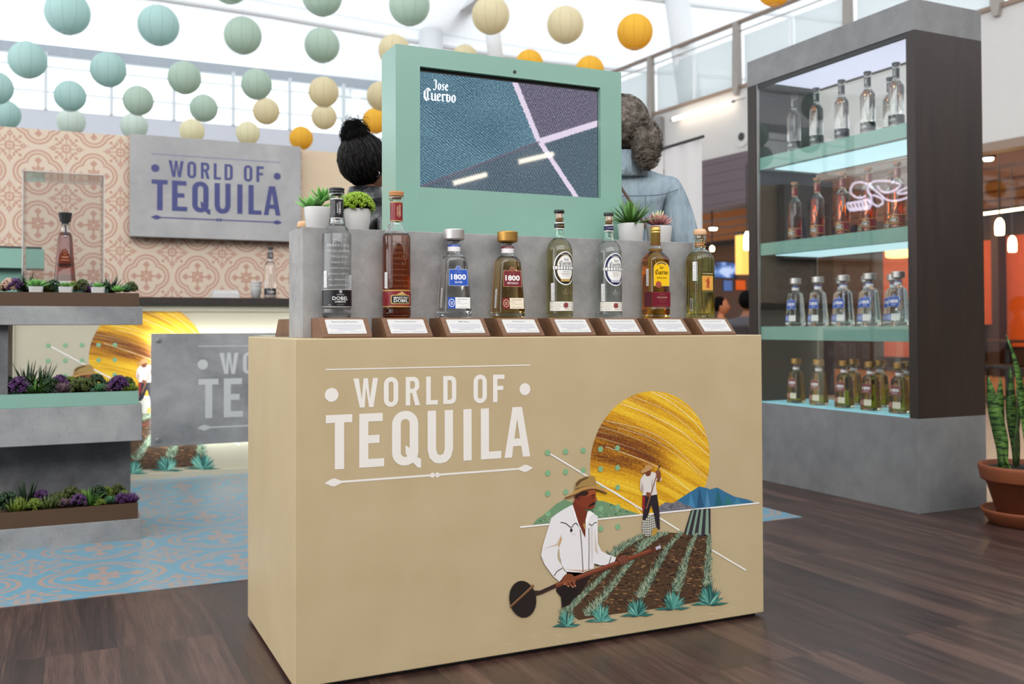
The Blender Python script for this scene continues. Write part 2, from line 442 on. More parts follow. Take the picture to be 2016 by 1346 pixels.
# blackletter glyphs: list of (x0,y0,x1,y1,width) broad-pen strokes in a unit x-height
BL = {
 'u': (.62, [(.1,.92,.1,.15,.2), (.1,.15,.3,.0,.2), (.5,.95,.5,.1,.2), (.5,.12,.62,.0,.16), (.3,.02,.5,.16,.08), (.02,.9,.12,1.0,.14)]),
 'e': (.52, [(.1,.82,.1,.15,.2), (.1,.15,.28,.0,.2), (.1,.84,.3,1.0,.14), (.3,1.0,.45,.75,.16), (.45,.72,.14,.45,.07), (.28,.02,.48,.16,.09)]),
 'r': (.48, [(.12,.95,.12,.1,.2), (.02,.9,.14,1.0,.14), (.12,.1,.24,.0,.16), (.14,.8,.3,1.0,.09), (.3,1.0,.44,.86,.2)]),
 'v': (.56, [(.1,1.05,.1,.2,.2), (.02,.95,.12,1.08,.14), (.1,.2,.3,.0,.2), (.3,.0,.46,.2,.12), (.46,.2,.46,.8,.2), (.3,1.0,.46,.82,.12), (.14,.86,.3,1.0,.07)]),
 'o': (.56, [(.1,.8,.1,.2,.2), (.1,.2,.28,.0,.18), (.28,.0,.46,.2,.12), (.46,.2,.46,.8,.2), (.28,1.0,.46,.8,.18), (.1,.8,.28,1.0,.12)]),
 's': (.5, [(.12,.75,.25,1.0,.12), (.25,1.0,.42,.88,.16), (.12,.75,.4,.35,.2), (.4,.35,.22,.0,.14), (.22,.0,.06,.14,.14)]),
 'J': (.7, [(.5,1.5,.5,.3,.22), (.5,.3,.3,-.15,.18), (.3,-.15,.06,.05,.16), (.1,1.35,.3,1.55,.18), (.3,1.55,.62,1.42,.12)]),
 'C': (.85, [(.16,1.15,.12,.35,.24), (.12,.35,.4,-.1,.24), (.4,-.1,.76,.2,.12), (.16,1.15,.5,1.6,.16), (.5,1.6,.82,1.3,.24), (.46,1.3,.46,.2,.06), (.56,1.34,.56,.12,.05)]),
}
class Print:
    def __init__(s, mp, e=.00025):
        s.mp, s.e, s.V, s.F, s.C = mp, e, [], [], []
    def tri(s, vs, fs, c, layer):
        s.k = (getattr(s, 'k', 0)+1) % 48
        b = len(s.V); s.V += [s.mp(x, y, (layer+1)*s.e+s.k*s.e*.02) for x, y in vs]
        for f in fs: s.F.append([b+i for i in f]); s.C.append(c)
    def poly(s, pts, c, layer=0, holes=()):
        c = srgb(c); loops = [[Vector((x, y, 0)) for x, y in l] for l in [pts, *holes]]
        fs = tessellate_polygon(loops); s.tri([(v.x, v.y) for l in loops for v in l], fs, c, layer)
    def rect(s, x0, x1, y0, y1, c, layer=0, n=1):
        c = srgb(c)
        for i in range(n):
            a = x0+(x1-x0)*i/n; b = x0+(x1-x0)*(i+1)/n
            s.tri([(a, y0), (b, y0), (b, y1), (a, y1)], [(0, 1, 2, 3)], c, layer)
    def rrect(s, x0, x1, y0, y1, r, c, layer=0, n=20):
        xs = sorted(set([x0+(x1-x0)*i/n for i in range(n+1)]+[x0+r*k for k in (.15, .4, .7, 1)]+[x1-r*k for k in (.15, .4, .7, 1)])); c = srgb(c)
        def d(x):
            q = min(x-x0, x1-x); return r-math.sqrt(max(0, r*r-(r-q)**2)) if q < r else 0
        for a, b in zip(xs, xs[1:]): s.tri([(a, y0+d(a)), (b, y0+d(b)), (b, y1-d(b)), (a, y1-d(a))], [(0, 1, 2, 3)], c, layer)
    def disc(s, x, y, rx, c, layer=0, ry=None, n=24):
        ry = ry or rx; vs = [(x, y)]+[(x+rx*math.cos(2*PI*i/n), y+ry*math.sin(2*PI*i/n)) for i in range(n)]
        s.tri(vs, [(0, i+1, (i+1) % n+1) for i in range(n)], srgb(c), layer)
    def ringd(s, x, y, rx, ry, w, c, layer=0, n=36):
        vs = []
        for i in range(n):
            t = 2*PI*i/n; vs += [(x+rx*math.cos(t), y+ry*math.sin(t)), (x+(rx-w)*math.cos(t), y+(ry-w)*math.sin(t))]
        s.tri(vs, [(2*i, (2*i+2) % (2*n), (2*i+3) % (2*n), 2*i+1) for i in range(n)], srgb(c), layer)
    def line(s, pts, w, c, layer=0, w1=None):
        c = srgb(c); n = len(pts)
        for k, (a, b) in enumerate(zip(pts, pts[1:])):
            dx, dy = b[0]-a[0], b[1]-a[1]; L = math.hypot(dx, dy) or 1e-9; nx, ny = -dy/L/2, dx/L/2
            wa = w if w1 is None else w+(w1-w)*k/(n-1); wb = w if w1 is None else w+(w1-w)*(k+1)/(n-1)
            s.tri([(a[0]+nx*wa, a[1]+ny*wa), (a[0]-nx*wa, a[1]-ny*wa), (b[0]-nx*wb, b[1]-ny*wb), (b[0]+nx*wb, b[1]+ny*wb)], [(0, 1, 2, 3)], c, layer)
    def text(s, t, x, y, h, c, layer=1, w=None, bold=0.0, align='c', rot=0, space=1.0):
        vs, fs, asp = text_mesh(t, bold, space); w = w or asp*h
        ox = {'c': -w/2, 'l': 0, 'r': -w}[align]; cr, sr = math.cos(rot), math.sin(rot)
        P = [(ox+a*w, b*h-h/2) for a, b in vs]
        s.tri([(x+p*cr-q*sr, y+p*sr+q*cr) for p, q in P], fs, srgb(c), layer)
    def black(s, t, x, y, h, c, layer=1, w=None):
        """blackletter word centred on x, base line y, x-height h"""
        tot = sum(BL[ch][0]+.07 for ch in t); k = (w/tot) if w else h; px = x-tot*k/2; c = srgb(c)
        for ch in t:
            adv, st = BL[ch]
            for x0, y0, x1, y1, wd in st:
                a = (px+x0*k, y+y0*h); b = (px+x1*k, y+y1*h); q = wd*.43; kx, ky = q*k, q*h*.55
                # broad pen held at about 35 degrees, plus a hairline thickness
                pts = [(a[0]-kx, a[1]-ky), (a[0]+kx, a[1]+ky), (b[0]+kx, b[1]+ky), (b[0]-kx, b[1]-ky)]
                s.tri(pts, [(0, 1, 2, 3)], c, layer)
                tq = .05
                dx, dy = b[0]-a[0], b[1]-a[1]; L = math.hypot(dx, dy) or 1; nx, ny = -dy/L*tq*k/2*1.4, dx/L*tq*h/2*1.4
                s.tri([(a[0]+nx, a[1]+ny), (a[0]-nx, a[1]-ny), (b[0]-nx, b[1]-ny), (b[0]+nx, b[1]+ny)], [(0, 1, 2, 3)], c, layer)
            px += (adv+.07)*k
    def build(s, name, parent, mat):
        me = bpy.data.meshes.new(name); me.from_pydata(s.V, [], s.F)
        at_ = me.attributes.new('Col', 'FLOAT_COLOR', 'CORNER'); i = 0
        for p, c in zip(me.polygons, s.C):
            for k in range(p.loop_total): at_.data[p.loop_start+k].color = c
        me.materials.append(mat); me.update()
        return link(bpy.data.objects.new(name, me), parent)

def arcbox(x0, x1, y0, y1, r, n=6):
    o = []
    for cx, cy_, a in ((x1-r, y1-r, 0), (x0+r, y1-r, 90), (x0+r, y0+r, 180), (x1-r, y0+r, 270)):
        for i in range(n+1):
            t = math.radians(a+90*i/n); o.append((cx+r*math.cos(t), cy_+r*math.sin(t)))
    return o

def logo(P, X, Z, S, c, layer=1, line_c=None):
    """the WORLD OF TEQUILA lettering; S = overall width"""
    q = lambda pts: [(X+x*S, Z+y*S) for x, y in pts]
    f = lambda pts, holes=(): P.poly(q(pts), c, layer, [q(h) for h in holes])
    b, t = .3267, .4560; w = .0227
    f([(.1267,t),(.1515,t),(.1650,.365),(.1735,t),(.1930,t),(.2030,.365),(.2165,t),(.2400,t),(.2190,b),(.1985,b),(.1835,.415),(.1790,b),(.1560,b)][:])
    def O(x0, x1, y0, y1, wd, rr): f(arcbox(x0, x1, y0, y1, rr), [arcbox(x0+wd, x1-wd, y0+wd*.92, y1-wd*.92, max(rr-wd, .003))])
    O(.2667, .335, .3245, .4585, w, .034); O(.7033, .7717, .3245, .4585, w, .034)
    # R
    a = arcbox(.370, .4350, .3835, t, .030)
    right = [p for p in a if p[0] > .40]
    f([(.370, b), (.3915, b), (.3915, .3835), (.4000, .3835), (.4150, b), (.4385, b), (.4205, .389)]+[(.4350, .405), (.4350, .432), (.4285, .447), (.4150, t), (.370, t)], [[(.3915, .4030), (.408, .4030), (.4135, .410), (.4135, .430), (.408, .4365), (.3915, .4365)]])
    f([(.4683, t), (.4910, t), (.4910, .3470), (.525, .3470), (.525, b), (.4683, b)])
    f([(.5517, b), (.595, b), (.6100, .335), (.6167, .352), (.6167, .431), (.6100, .448), (.595, t), (.5517, t)], [[(.5735, .3465), (.588, .3465), (.5945, .354), (.5945, .429), (.588, .4365), (.5735, .4365)]])
    f([(.8033, t), (.8633, t), (.8633, .4350), (.8265, .4350), (.8265, .4030), (.8570, .4030), (.8570, .3830), (.8265, .3830), (.8265, b), (.8033, b)])
    # TEQUILA
    b, t = .0600, .2990
    f([(.0033, t), (.1217, t), (.1217, .264), (.085, .264), (.085, b), (.0433, b), (.0433, .264), (.0033, .264)])
    f([(.1533, t), (.2617, t), (.2617, .2625), (.1950, .2625), (.1950, .2020), (.2467, .2020), (.2467, .1660), (.1950, .1660), (.1950, .0965), (.2683, .0965), (.2683, b), (.1533, b)])
    f(arcbox(.305, .430, .0567, .3033, .06), [arcbox(.3467, .3885, .0955, .266, .020)])
    f([(.3690, .148), (.3860, .137), (.3960, .105), (.4433, .082), (.4433, .0417), (.4270, .0440), (.4060, .0660), (.3840, .085), (.3690, .112)])
    f([(.475, t), (.5165, t), (.5165, .120), (.5230, .0990), (.5375, .0930), (.5520, .0990), (.5585, .120), (.5585, t), (.600, t), (.600, .120), (.590, .082), (.566, .0600), (.5375, .0550), (.509, .0600), (.485, .082), (.475, .120)])
    f([(.6517, t), (.6933, t), (.6933, b), (.6517, b)])
    f([(.7400, t), (.7817, t), (.7817, .0950), (.8450, .0950), (.8450, b), (.7400, b)])
    f([(.8617, b), (.9017, b), (.9080, .1130), (.9500, .1130), (.9590, b), (.9983, b), (.9550, t), (.9045, t)], [[(.9140, .1490), (.9440, .1490), (.9290, .2440)]])
    P.line(q([(.001, .498), (1, .498)]), .0052*S, line_c or c, layer)
    P.disc(X+.0290*S, Z+.3870*S, .0305*S, c, layer); P.disc(X+.9710*S, Z+.3830*S, .0290*S, c, layer)
    P.line(q([(.06, .004), (.495, .004)]), .0095*S, c, layer); P.line(q([(.518, .004), (.955, .004)]), .0095*S, c, layer)
    for sx, x in ((1, 0), (-1, 1.01)):
        f([(x-.003*sx, .004), (x+.028*sx, .0195), (x+.042*sx, .0220), (x+.056*sx, .016), (x+.075*sx, .0085), (x+.075*sx, -.0005), (x+.056*sx, -.008), (x+.042*sx, -.014), (x+.028*sx, -.0115)][::sx])
    P.disc(X+.4985*S, Z+.004*S, .0115*S, c, layer); P.disc(X+.522*S, Z+.004*S, .0115*S, c, layer)

def cut(pts, k=4): return [(p[0], p[1]) for p in spline([(x, y, 0) for x, y in pts], k, True)]
def artwork(name, parent, F, lineW, K, seed=3, parts=('scene',)):
    """the printed collage. F maps drawing units (x right, y down) to the panel plane; K = metres per drawing unit scale"""
    rr = random.Random(seed)
    P = Print(lambda x, z, l: (x, -l, z), .00022)
    g = lambda pts: [F(*p) for p in pts]
    po = lambda pts, c, l, sm=0: P.poly(g(cut(pts, sm) if sm else pts), c, l)
    ln = lambda pts, w, c, l, w1=None: P.line(g(pts), w*K, c, l, None if w1 is None else w1*K)
    # hills and mountains
    po([(180,745),(205,715),(245,690),(300,640),(345,615),(385,630),(470,640),(510,620),(545,622),(600,640),(660,665),(735,690),(450,718)], '#6d8f6b', 3)
    for i in range(90):
        t = rr.random(); x = 215+t*470; y0 = 742-(x-180)*.098; h = (60 if 290 < x < 600 else 22)
        y = y0-rr.random()*h-4; s_ = rr.uniform(3, 9)
        po([(x-s_, y), (x, y-s_*.6), (x+s_, y+s_*.2), (x+s_*.2, y+s_*.7)], rr.choice(['#3f6248', '#a8a08a', '#577c5c', '#c0b49c', '#88a583']), 4)
    po([(905,676),(930,620),(960,600),(1000,575),(1045,547),(1085,555),(1100,562),(1140,552),(1180,575),(1230,600),(1300,615),(1342,633),(1100,656)], '#31688c', 3)
    for a, b, c_, d_ in ((1045,550,30,'#244f6e'),(1140,556,34,'#1f5f68'),(1085,560,22,'#4b83a6'),(1190,585,40,'#2a6f72'),(1000,580,30,'#4380a8'),(1240,604,40,'#3b7c94')):
        po([(a, b), (a+c_*.8, 655-(a-1000)*.08), (a-c_*.4, 660-(a-1000)*.08)], d_, 4)
    po([(832,682),(838,650),(870,628),(900,634),(935,622),(970,640),(1030,662)], '#6c6a72', 5)
    for i in range(36):
        x = rr.uniform(845, 1000); y = 676-(x-840)*.08-rr.uniform(2, 36 if x < 950 else 18); s_ = rr.uniform(3, 8)
        po([(x-s_, y), (x, y-s_), (x+s_, y)], rr.choice(['#4a4850', '#96918f', '#83808a']), 6)
    ln([(115,758),(1357,632)], 7.5, '#ece7e0', 5)
    ln([(272,378),(752,668)], 7.5, '#e6e0da', 5); ln([(836,708),(942,774)], 7.5, '#ece7e0', 5); ln([(1105,873),(1288,982)], 7.5, '#ece7e0', 5)
    x0, z0 = F(258, 371.5); dx = .0592*F.s
    for r_ in range(5):
        for i in range(5):
            if r_ == 4 and i < 3: continue
            P.disc(x0+dx*i, z0-dx*r_, .0087*F.s, '#7fa97f', 6, n=20)
    # field: soil, distant rows, rows of agave
    po([(745,800),(800,782),(880,785),(965,790),(1003,668),(1103,660),(1103,1130),(1000,1152),(800,1182),(600,1208),(420,1238),(350,1190),(400,1100),(500,1000),(600,900)], '#4c3522', 7)
    po([(965,790),(1003,668),(1103,660),(1104,800),(1040,808)], '#2e2a30', 8)
    for a, b, c_, d_ in ((1010,1020,975,985),(1033,1043,1006,1018),(1055,1066,1038,1054),(1080,1092,1074,1094)):
        po([(a,665),(b,663),(d_,800),(c_,795)], '#7f9784', 9)
    for i in range(1100):
        x = rr.uniform(440, 1095); y = rr.uniform(800, 1190)
        if y < 800+(745-x)*.62 or y > 1240-(x-350)*.14: continue
        w_ = rr.uniform(8, 34); h_ = rr.uniform(1.5, 4.5)
        po([(x-w_/2, y), (x, y-h_), (x+w_/2, y), (x, y+h_)], rr.choice(['#2b1d14', '#33241a', '#7d5a3a', '#96704a', '#1c140f', '#5a3f28', '#241810', '#6b4c30']), 8)
    rows = [[(750,805),(690,840),(590,905)], [(850,795),(740,880),(660,980),(540,1130),(470,1215)], [(570,990),(500,1060),(400,1150),(345,1215)],
            [(950,790),(880,870),(800,1010),(740,1120)], [(1025,800),(985,900),(950,1010),(925,1090)], [(1096,805),(1092,930),(1085,1060)], [(880,790),(800,820),(740,870)]]
    for rw in rows:
        sp = spline([(x, y, 0) for x, y in rw], 14)
        for j, (x, y, _) in enumerate(sp):
            s_ = 9+17*j/len(sp)
            for k in range(13):
                a = rr.uniform(-2.5, -.5); L = s_*rr.uniform(.8, 1.8); xx = x+rr.uniform(-s_, s_)*.8; yy = y+rr.uniform(-6, 6); w_ = 1.6+s_*.07
                e = (xx+math.cos(a)*L, yy+math.sin(a)*L)
                po([(xx-w_, yy), (xx+w_, yy), e], rr.choice(['#6f8166', '#93a184', '#4c6150', '#a6ae90', '#38493a', '#7d917c']), 9)
    for cx, cy_, s_ in ((355,1272,.86),(535,1246,1),(722,1218,1.03),(905,1184,1.08),(1098,1160,1.15)):
        for k in range(46):
            a = -PI/2+rr.gauss(0, .62); L = 105*s_*(1-.28*abs(a+PI/2))*rr.uniform(.7, 1.05)
            a = max(-PI+.02, min(-.02, a)); px_, py_ = math.cos(a+PI/2), math.sin(a+PI/2); w_ = 5.5*s_
            mx, my = cx+math.cos(a)*L*.45, cy_+math.sin(a)*L*.45
            po([(cx-px_*2, cy_-py_*2), (mx-px_*w_, my-py_*w_), (cx+math.cos(a)*L, cy_+math.sin(a)*L), (mx+px_*w_, my+py_*w_), (cx+px_*2, cy_+py_*2)], rr.choice(['#3f7f72', '#5d9c8c', '#2d5f58', '#7fb5a2', '#23504c', '#4c8f83']), 12)
        for sgn in (-1, 1):
            po([(cx, cy_-4), (cx+sgn*50*s_, cy_-12), (cx+sgn*88*s_, cy_-4-6*sgn), (cx+sgn*45*s_, cy_+3)], '#2f6a60', 12)
    # harvested agave heart and the standing worker
    ax_, az_ = F(785, 752); rx, rz_ = 43*K, 50*K
    P.disc(ax_, az_, rx, '#d9d6c8', 9, ry=rz_)
    for k in range(-4, 5):
        x = rx*k/4.6; h = rz_*math.sqrt(1-(k/4.6)**2)
        P.line([(ax_+x*1.05, az_+h), (ax_+x*1.12+.0015, az_), (ax_+x, az_-h)], 2.6*K, '#2f2c22', 10)
        z = rz_*k/4.6; w_ = rx*math.sqrt(1-(k/4.6)**2); P.line([(ax_-w_, az_+z-.001), (ax_, az_+z-.004), (ax_+w_, az_+z+.002)], 2.6*K, '#2f2c22', 10)
    po([(800,770),(826,762),(822,790),(800,802)], '#b08a3c', 11, 3)
    po([(752,592),(825,588),(833,640),(838,690),(840,770),(822,765),(812,700),(795,640),(778,700),(762,722),(750,718),(756,640)], '#211a22', 10)
    po([(750,596),(764,600),(760,655),(752,690),(748,640)], '#8c1d22', 11)
    po([(760,482),(776,474),(812,474),(842,497),(848,512),(836,520),(822,512),(820,560),(822,588),(752,592),(752,576),(738,566),(738,520),(744,500)], '#d8cfc8', 11, 3)
    po([(746,520),(756,560),(752,575),(739,565)], '#b39c90', 12); po([(800,500),(806,560),(798,585),(794,530)], '#b8a9a0', 12)
    po([(766,474),(790,462),(792,484),(778,494),(766,488)], '#6d3a22', 12, 3)
    po([(760,450),(764,438),(786,434),(796,446),(802,444),(798,454),(770,470),(744,478),(742,464)], '#b98d5c', 13, 3)
    po([(818,470),(836,462),(845,490),(838,520),(826,510)], '#7a452c', 12, 3); po([(770,576),(792,582),(786,600),(770,596)], '#7a452c', 13, 3)
    ln([(839,434),(768,664)], 6, '#8a5a3c', 14); ln([(839,434),(833,452)], 7, '#3a2a22', 15)
    # foreground worker
    po([(352,985),(500,985),(482,1010),(458,1050),(430,1100),(392,1130),(372,1160),(330,1176),(328,1120),(300,1080),(330,1040)], '#24130f', 13)
    po([(300,1088),(350,1060),(420,1080),(400,1120),(330,1172),(326,1120)], '#170c0a', 14)
    po([(385,640),(340,664),(300,690),(275,710),(258,765),(232,850),(222,905),(240,950),(285,1012),(318,1040),(356,996),(330,955),(310,925),(306,900),(313,868),(330,960),(345,988),(440,994),(495,972),(497,945),(530,955),(598,952),(612,914),(560,895),(535,880),(516,840),(516,700),(470,672),(452,720),(452,812),(420,760),(398,700)], '#e3dedd', 15)
    po([(306,900),(316,862),(322,930),(330,958),(312,930)], '#b9a88a', 16)
    po([(330,790),(318,850),(230,870),(300,845)], '#cbb8a6', 16); po([(500,760),(508,830),(520,900),(500,880)], '#cdbfb2', 16); po([(345,975),(440,990),(495,968),(440,980)], '#c9a98c', 16)
    po([(325,800),(330,820),(316,860),(310,862)], '#c39a70', 17); po([(480,740),(490,745),(492,900),(486,960),(478,850)], '#d3cac6', 16)
    ln(spline([(323,732,0),(350,738,0),(377,758,0),(392,742,0),(405,738,0),(424,762,0)], 5), 4, '#2d2522', 17); ln(spline([(470,738,0),(485,748,0),(500,734,0),(512,733,0)], 5), 3.5, '#2d2522', 17)
    ln(spline([(424,762,0),(432,850,0),(440,990,0)], 4), 4, '#5a4c44', 17); ln(spline([(470,762,0),(471,850,0),(470,980,0)], 4), 3.5, '#5a4c44', 17)
    ln([(288,1010),(306,985),(332,970)], 4, '#4c403a', 17); ln([(585,910),(574,948)], 4, '#4c403a', 17)
    po([(374,762),(382,764),(386,774),(380,784),(372,780)], '#2a2422', 17)
    ln([(405,792),(378,794)], 2.5, '#cfc4bd', 17)
    po([(385,640),(402,600),(452,668),(462,674),(452,722),(451,812),(436,775),(415,730),(398,700)], '#6f2c19', 17)
    po([(385,640),(395,670),(415,735),(440,792),(450,815),(430,780),(396,710),(380,660)], '#f1ebe8', 18)
    po([(452,722),(462,680),(476,672),(500,690),(480,700),(456,760)], '#f1ebe8', 18)
    ln([(444,735),(447,765)], 4, '#c9a24c', 19); ln([(439,748),(453,747)], 4, '#c9a24c', 19)
    po([(398,580),(440,566),(500,562),(507,578),(504,596),(510,618),(500,630),(502,642),(494,658),(474,666),(452,662),(425,650),(400,630),(395,605)], '#7c3319', 18)
    po([(440,570),(500,562),(507,580),(480,590),(450,600)], '#9a4a28', 19)
    po([(397,575),(440,568),(470,572),(462,590),(444,596),(430,590),(424,604),(412,612),(398,604)], '#2b130c', 20)
    po([(412,596),(424,600),(424,618),(414,622)], '#6d2a14', 21, 3)
    po([(462,655),(474,640),(492,628),(505,628),(500,638),(482,648)], '#2a100a', 20)
    ln([(482,592),(500,590)], 3.5, '#34140c', 20); ln([(484,602),(500,604)], 3, '#3a180e', 20); po([(504,596),(512,618),(500,624),(494,612)], '#8c4022', 20)
    po([(398,578),(400,535),(416,510),(455,494),(482,490),(498,496),(508,530),(512,560),(470,556),(430,566)], '#a08048', 21, 3)
    po([(402,530),(418,512),(455,496),(470,500),(430,520),(404,548)], '#5f4626', 22); ln(spline([(400,560,0),(450,548,0),(508,546,0)], 5), 6, '#6d5230', 22)
    po([(342,606),(372,588),(402,566),(440,550),(495,543),(530,550),(556,566),(564,582),(540,572),(505,562),(470,560),(430,570),(398,592),(366,606)], '#b5884c', 23, 3)
    ln(spline([(342,606,0),(398,588,0),(440,568,0),(500,560,0),(562,582,0)], 6), 5, '#5c3a1e', 24)
    # shovel: blade, neck, shaft, ferrule
    P.poly(g([(127+math.cos(t)*70+math.sin(t)*6, 1130+math.sin(t)*95) for t in [2*PI*i/28 for i in range(28)]]), '#1d1410', 17)
    ln([(62,1172),(130,1108),(183,1058)], 7, '#6f4a30', 18, 13); ln([(60,1166),(183,1054)], 2, '#a88662', 19)
    po([(186,1085),(215,1086),(296,1050),(302,1068),(228,1102),(196,1112)], '#33201a', 18)
    ln([(298,1060),(840,860)], 21, '#6d3520', 19); ln([(300,1055),(838,856)], 6, '#925034', 20); ln([(790,876),(842,857)], 20, '#5a2f20', 20); ln([(816,868),(842,858)], 15, '#b9b6c4', 21)
    # hands with fingers
    po([(326,1032),(350,1000),(380,1000),(397,1020),(400,1044),(380,1040),(350,1050)], '#7a3f26', 22, 3)
    for a in ([(352,1030),(350,1050),(362,1062)], [(366,1030),(372,1054),(386,1066)], [(382,1026),(390,1046),(398,1062)], [(340,1036),(334,1046),(344,1052)]):
        ln(a, 12, '#8a4a2e', 23, 8); P.disc(*F(*a[-1]), 4*K, '#b98468', 24, n=10)
    po([(608,922),(630,906),(660,904),(672,918),(668,940),(650,950),(630,946)], '#5e2e20', 22, 3)
    for a in ([(628,925),(640,940),(636,952)], [(642,920),(656,934),(652,948)], [(654,914),(668,928),(664,942)], [(620,926),(640,912),(662,904)]):
        ln(a, 10, '#7c4836', 23, 7)
    return P.build(name, parent, MT['print'])
def sun_mat():
    d = Nd('printed_golden_field'); c = d.xyz(); v = d.coord()
    a = .42
    s1 = c[0]*math.sin(a)+c[2]*math.cos(a)+c[0]*c[0]*.45
    al = c[0]*math.cos(a)-c[2]*math.sin(a)
    n = d.noise(d.vec(al*2.0, s1*34.0, 0.0), 1.0, 6, .66, .15); f = d.noise(d.vec(al*110, s1*330, 0.0), 1.0, 2, .6)
    st = d.step(d.noise(d.vec(al*1.2, s1*95.0, 3.0), 1.0, 2, .5), .60, .72)
    patch = (1.0-d.step((s1-.015).abs(), .02, .10))*(1.0-d.step(al, -.02, .13))
    t = n*.70+f*.30-patch*.20+.035
    base = d.ramp(t, [(.30, srgb('#6a3210')), (.42, srgb('#b97c14')), (.52, srgb('#dba61c')), (.66, srgb('#efc93c'))])
    base = d.mix(st*.45*d.step(s1, -.08, .1), base, srgb('#f2dc96'))
    return d.bsdf(base, .45)
MT['sun'] = sun_mat()
def sun_print(name, parent, F, cx, cz, r, zcut):
    """golden disc, cut off straight along the horizon line, with thin white sweeps"""
    bm = nb(); pts = []
    for i in range(96):
        t = 2*PI*i/96; z = math.sin(t)*r
        pts.append((math.cos(t)*r, max(z, zcut-cz)))
    o = []
    for p in pts:
        if not o or (Vector(p)-Vector(o[-1])).length > 1e-5: o.append(p)
    bm.faces.new([bm.verts.new((x, 0, z)) for x, z in o]); bm.normal_update()
    s = obj(name, bm, MT['sun'], parent, loc=(cx, -.0002, cz)); s['label'] = 'golden field texture filling the sun disc'
    P = Print(lambda x, z, l: (x-cx, -l, z-cz), .00022)
    inside = lambda x, z: (x-cx)**2+(z-cz)**2 < (r*.995)**2
    def arc(pts, w):
        sp = [F(*p[:2]) for p in spline([(x, y, 0) for x, y in pts], 30)]
        run = []
        for p in sp+[(99, 99)]:
            if inside(*p): run.append(p)
            else:
                if len(run) > 1:
                    P = Print(lambda x, z, l: (x-cx, -l, z-cz), .00022); P.line(run, w*F.s, '#f3e6c0', 0); P.build('white_sweep', s, MT['print'])
                run = []
    arc([(625,112),(780,170),(950,260),(1100,390)], .0016); arc([(560,340),(740,405),(870,470),(1005,575)], .0013); arc([(800,55),(900,110),(1010,200),(1100,310)], .0016)
    arc([(560,205),(750,250),(900,330),(1090,510)], .001); arc([(820,52),(960,120),(1060,210)], .0009); arc([(490,520),(600,570),(700,640),(745,690)], .0018); arc([(700,80),(850,140),(980,230),(1095,350)], .0009); arc([(620,240),(800,300),(950,400),(1060,500)], .0008)
    return s
# ---------------------------------------------------------------- bottles. Each is built standing on z=0 with its labels facing -y
def cylmap(r, cx=0, cy=0):
    def f(x, y, l):
        t = x/r; return (cx+(r+l+.0003)*math.sin(t), cy-(r+l+.0003)*math.cos(t), y)
    return f
def inset(prof, t, z0, z1):
    """inner wall profile of a bottle between z0 and z1"""
    out = []
    def rad(z):
        for a, b in zip(prof, prof[1:]):
            if a[0] <= z <= b[0] and b[0] > a[0]:
                k = (z-a[0])/(b[0]-a[0]); return [a[i]+(b[i]-a[i])*k for i in range(1, len(a))]
        return list(prof[-1][1:])
    zs = [z0]+[p[0] for p in prof if z0 < p[0] < z1]+[z1]
    for z in zs:
        q = rad(z); q[0] -= t
        if len(q) > 1: q[1] -= t
        out.append(tuple([z]+q))
    return out
def full(p): return [(a[0], a[1], a[2] if len(a) > 2 else a[1], a[3] if len(a) > 3 else 2.0) for a in p]
def bottle_glass(root, prof, wall, zfill, mat, n=48, fl=0, fn=0, flz=(0, 0)):
    prof = full(prof); bm = nb()
    def rg(p): 
        f = fl if (fl and flz[0] <= p[0] <= flz[1]) else 0
        return ring(p[0], p[1], p[2], n, p[3], fl=f, fn=fn)
    outer = [rg(p) for p in prof]
    inn = inset(prof, wall, zfill+.0006, prof[-1][0]); inner = [ring(p[0], p[1], p[2], n, p[3]) for p in inn][::-1]
    loft(bm, outer+inner, True, True)
    return obj('glass_body', bm, mat, root, smooth=True)
def bottle_liquid(root, prof, wall, zfloor, zfill, mat, n=48):
    prof = full(prof)
    inn = inset(prof, wall, zfloor, zfill)
    bm = nb(); loft(bm, [ring(p[0], p[1], p[2], n, p[3]) for p in inn], True, True)
    return obj('liquid', bm, mat, root, smooth=True)
def sticker(root, mp, x, z0, z1, w, name='display_sticker'):
    P = Print(mp, .0003); P.rect(x-w/2, x+w/2, z0, z1, '#efecea', 0, 2); m = (z0+z1)/2; L = (z1-z0)*.9
    P.text('DISPLAY ONLY', x-w*.2, m, w*.26, '#3b3a40', 1, L, rot=PI/2); P.text('Not Real Alcohol', x+w*.22, m, w*.28, '#26252b', 1, L, bold=.01, rot=PI/2)
    o = P.build(name, root, MT['print']); o['label'] = 'white display only sticker'; return o
PD = [(0,.034),(.002,.0385),(.006,.040),(.020,.0405),(.0235,.0392),(.026,.0398),(.229,.0398),(.232,.0386),(.240,.0345),(.252,.0268),(.262,.0190),(.268,.0172),(.332,.0168),(.335,.0210),(.343,.0216),(.3455,.0200)]
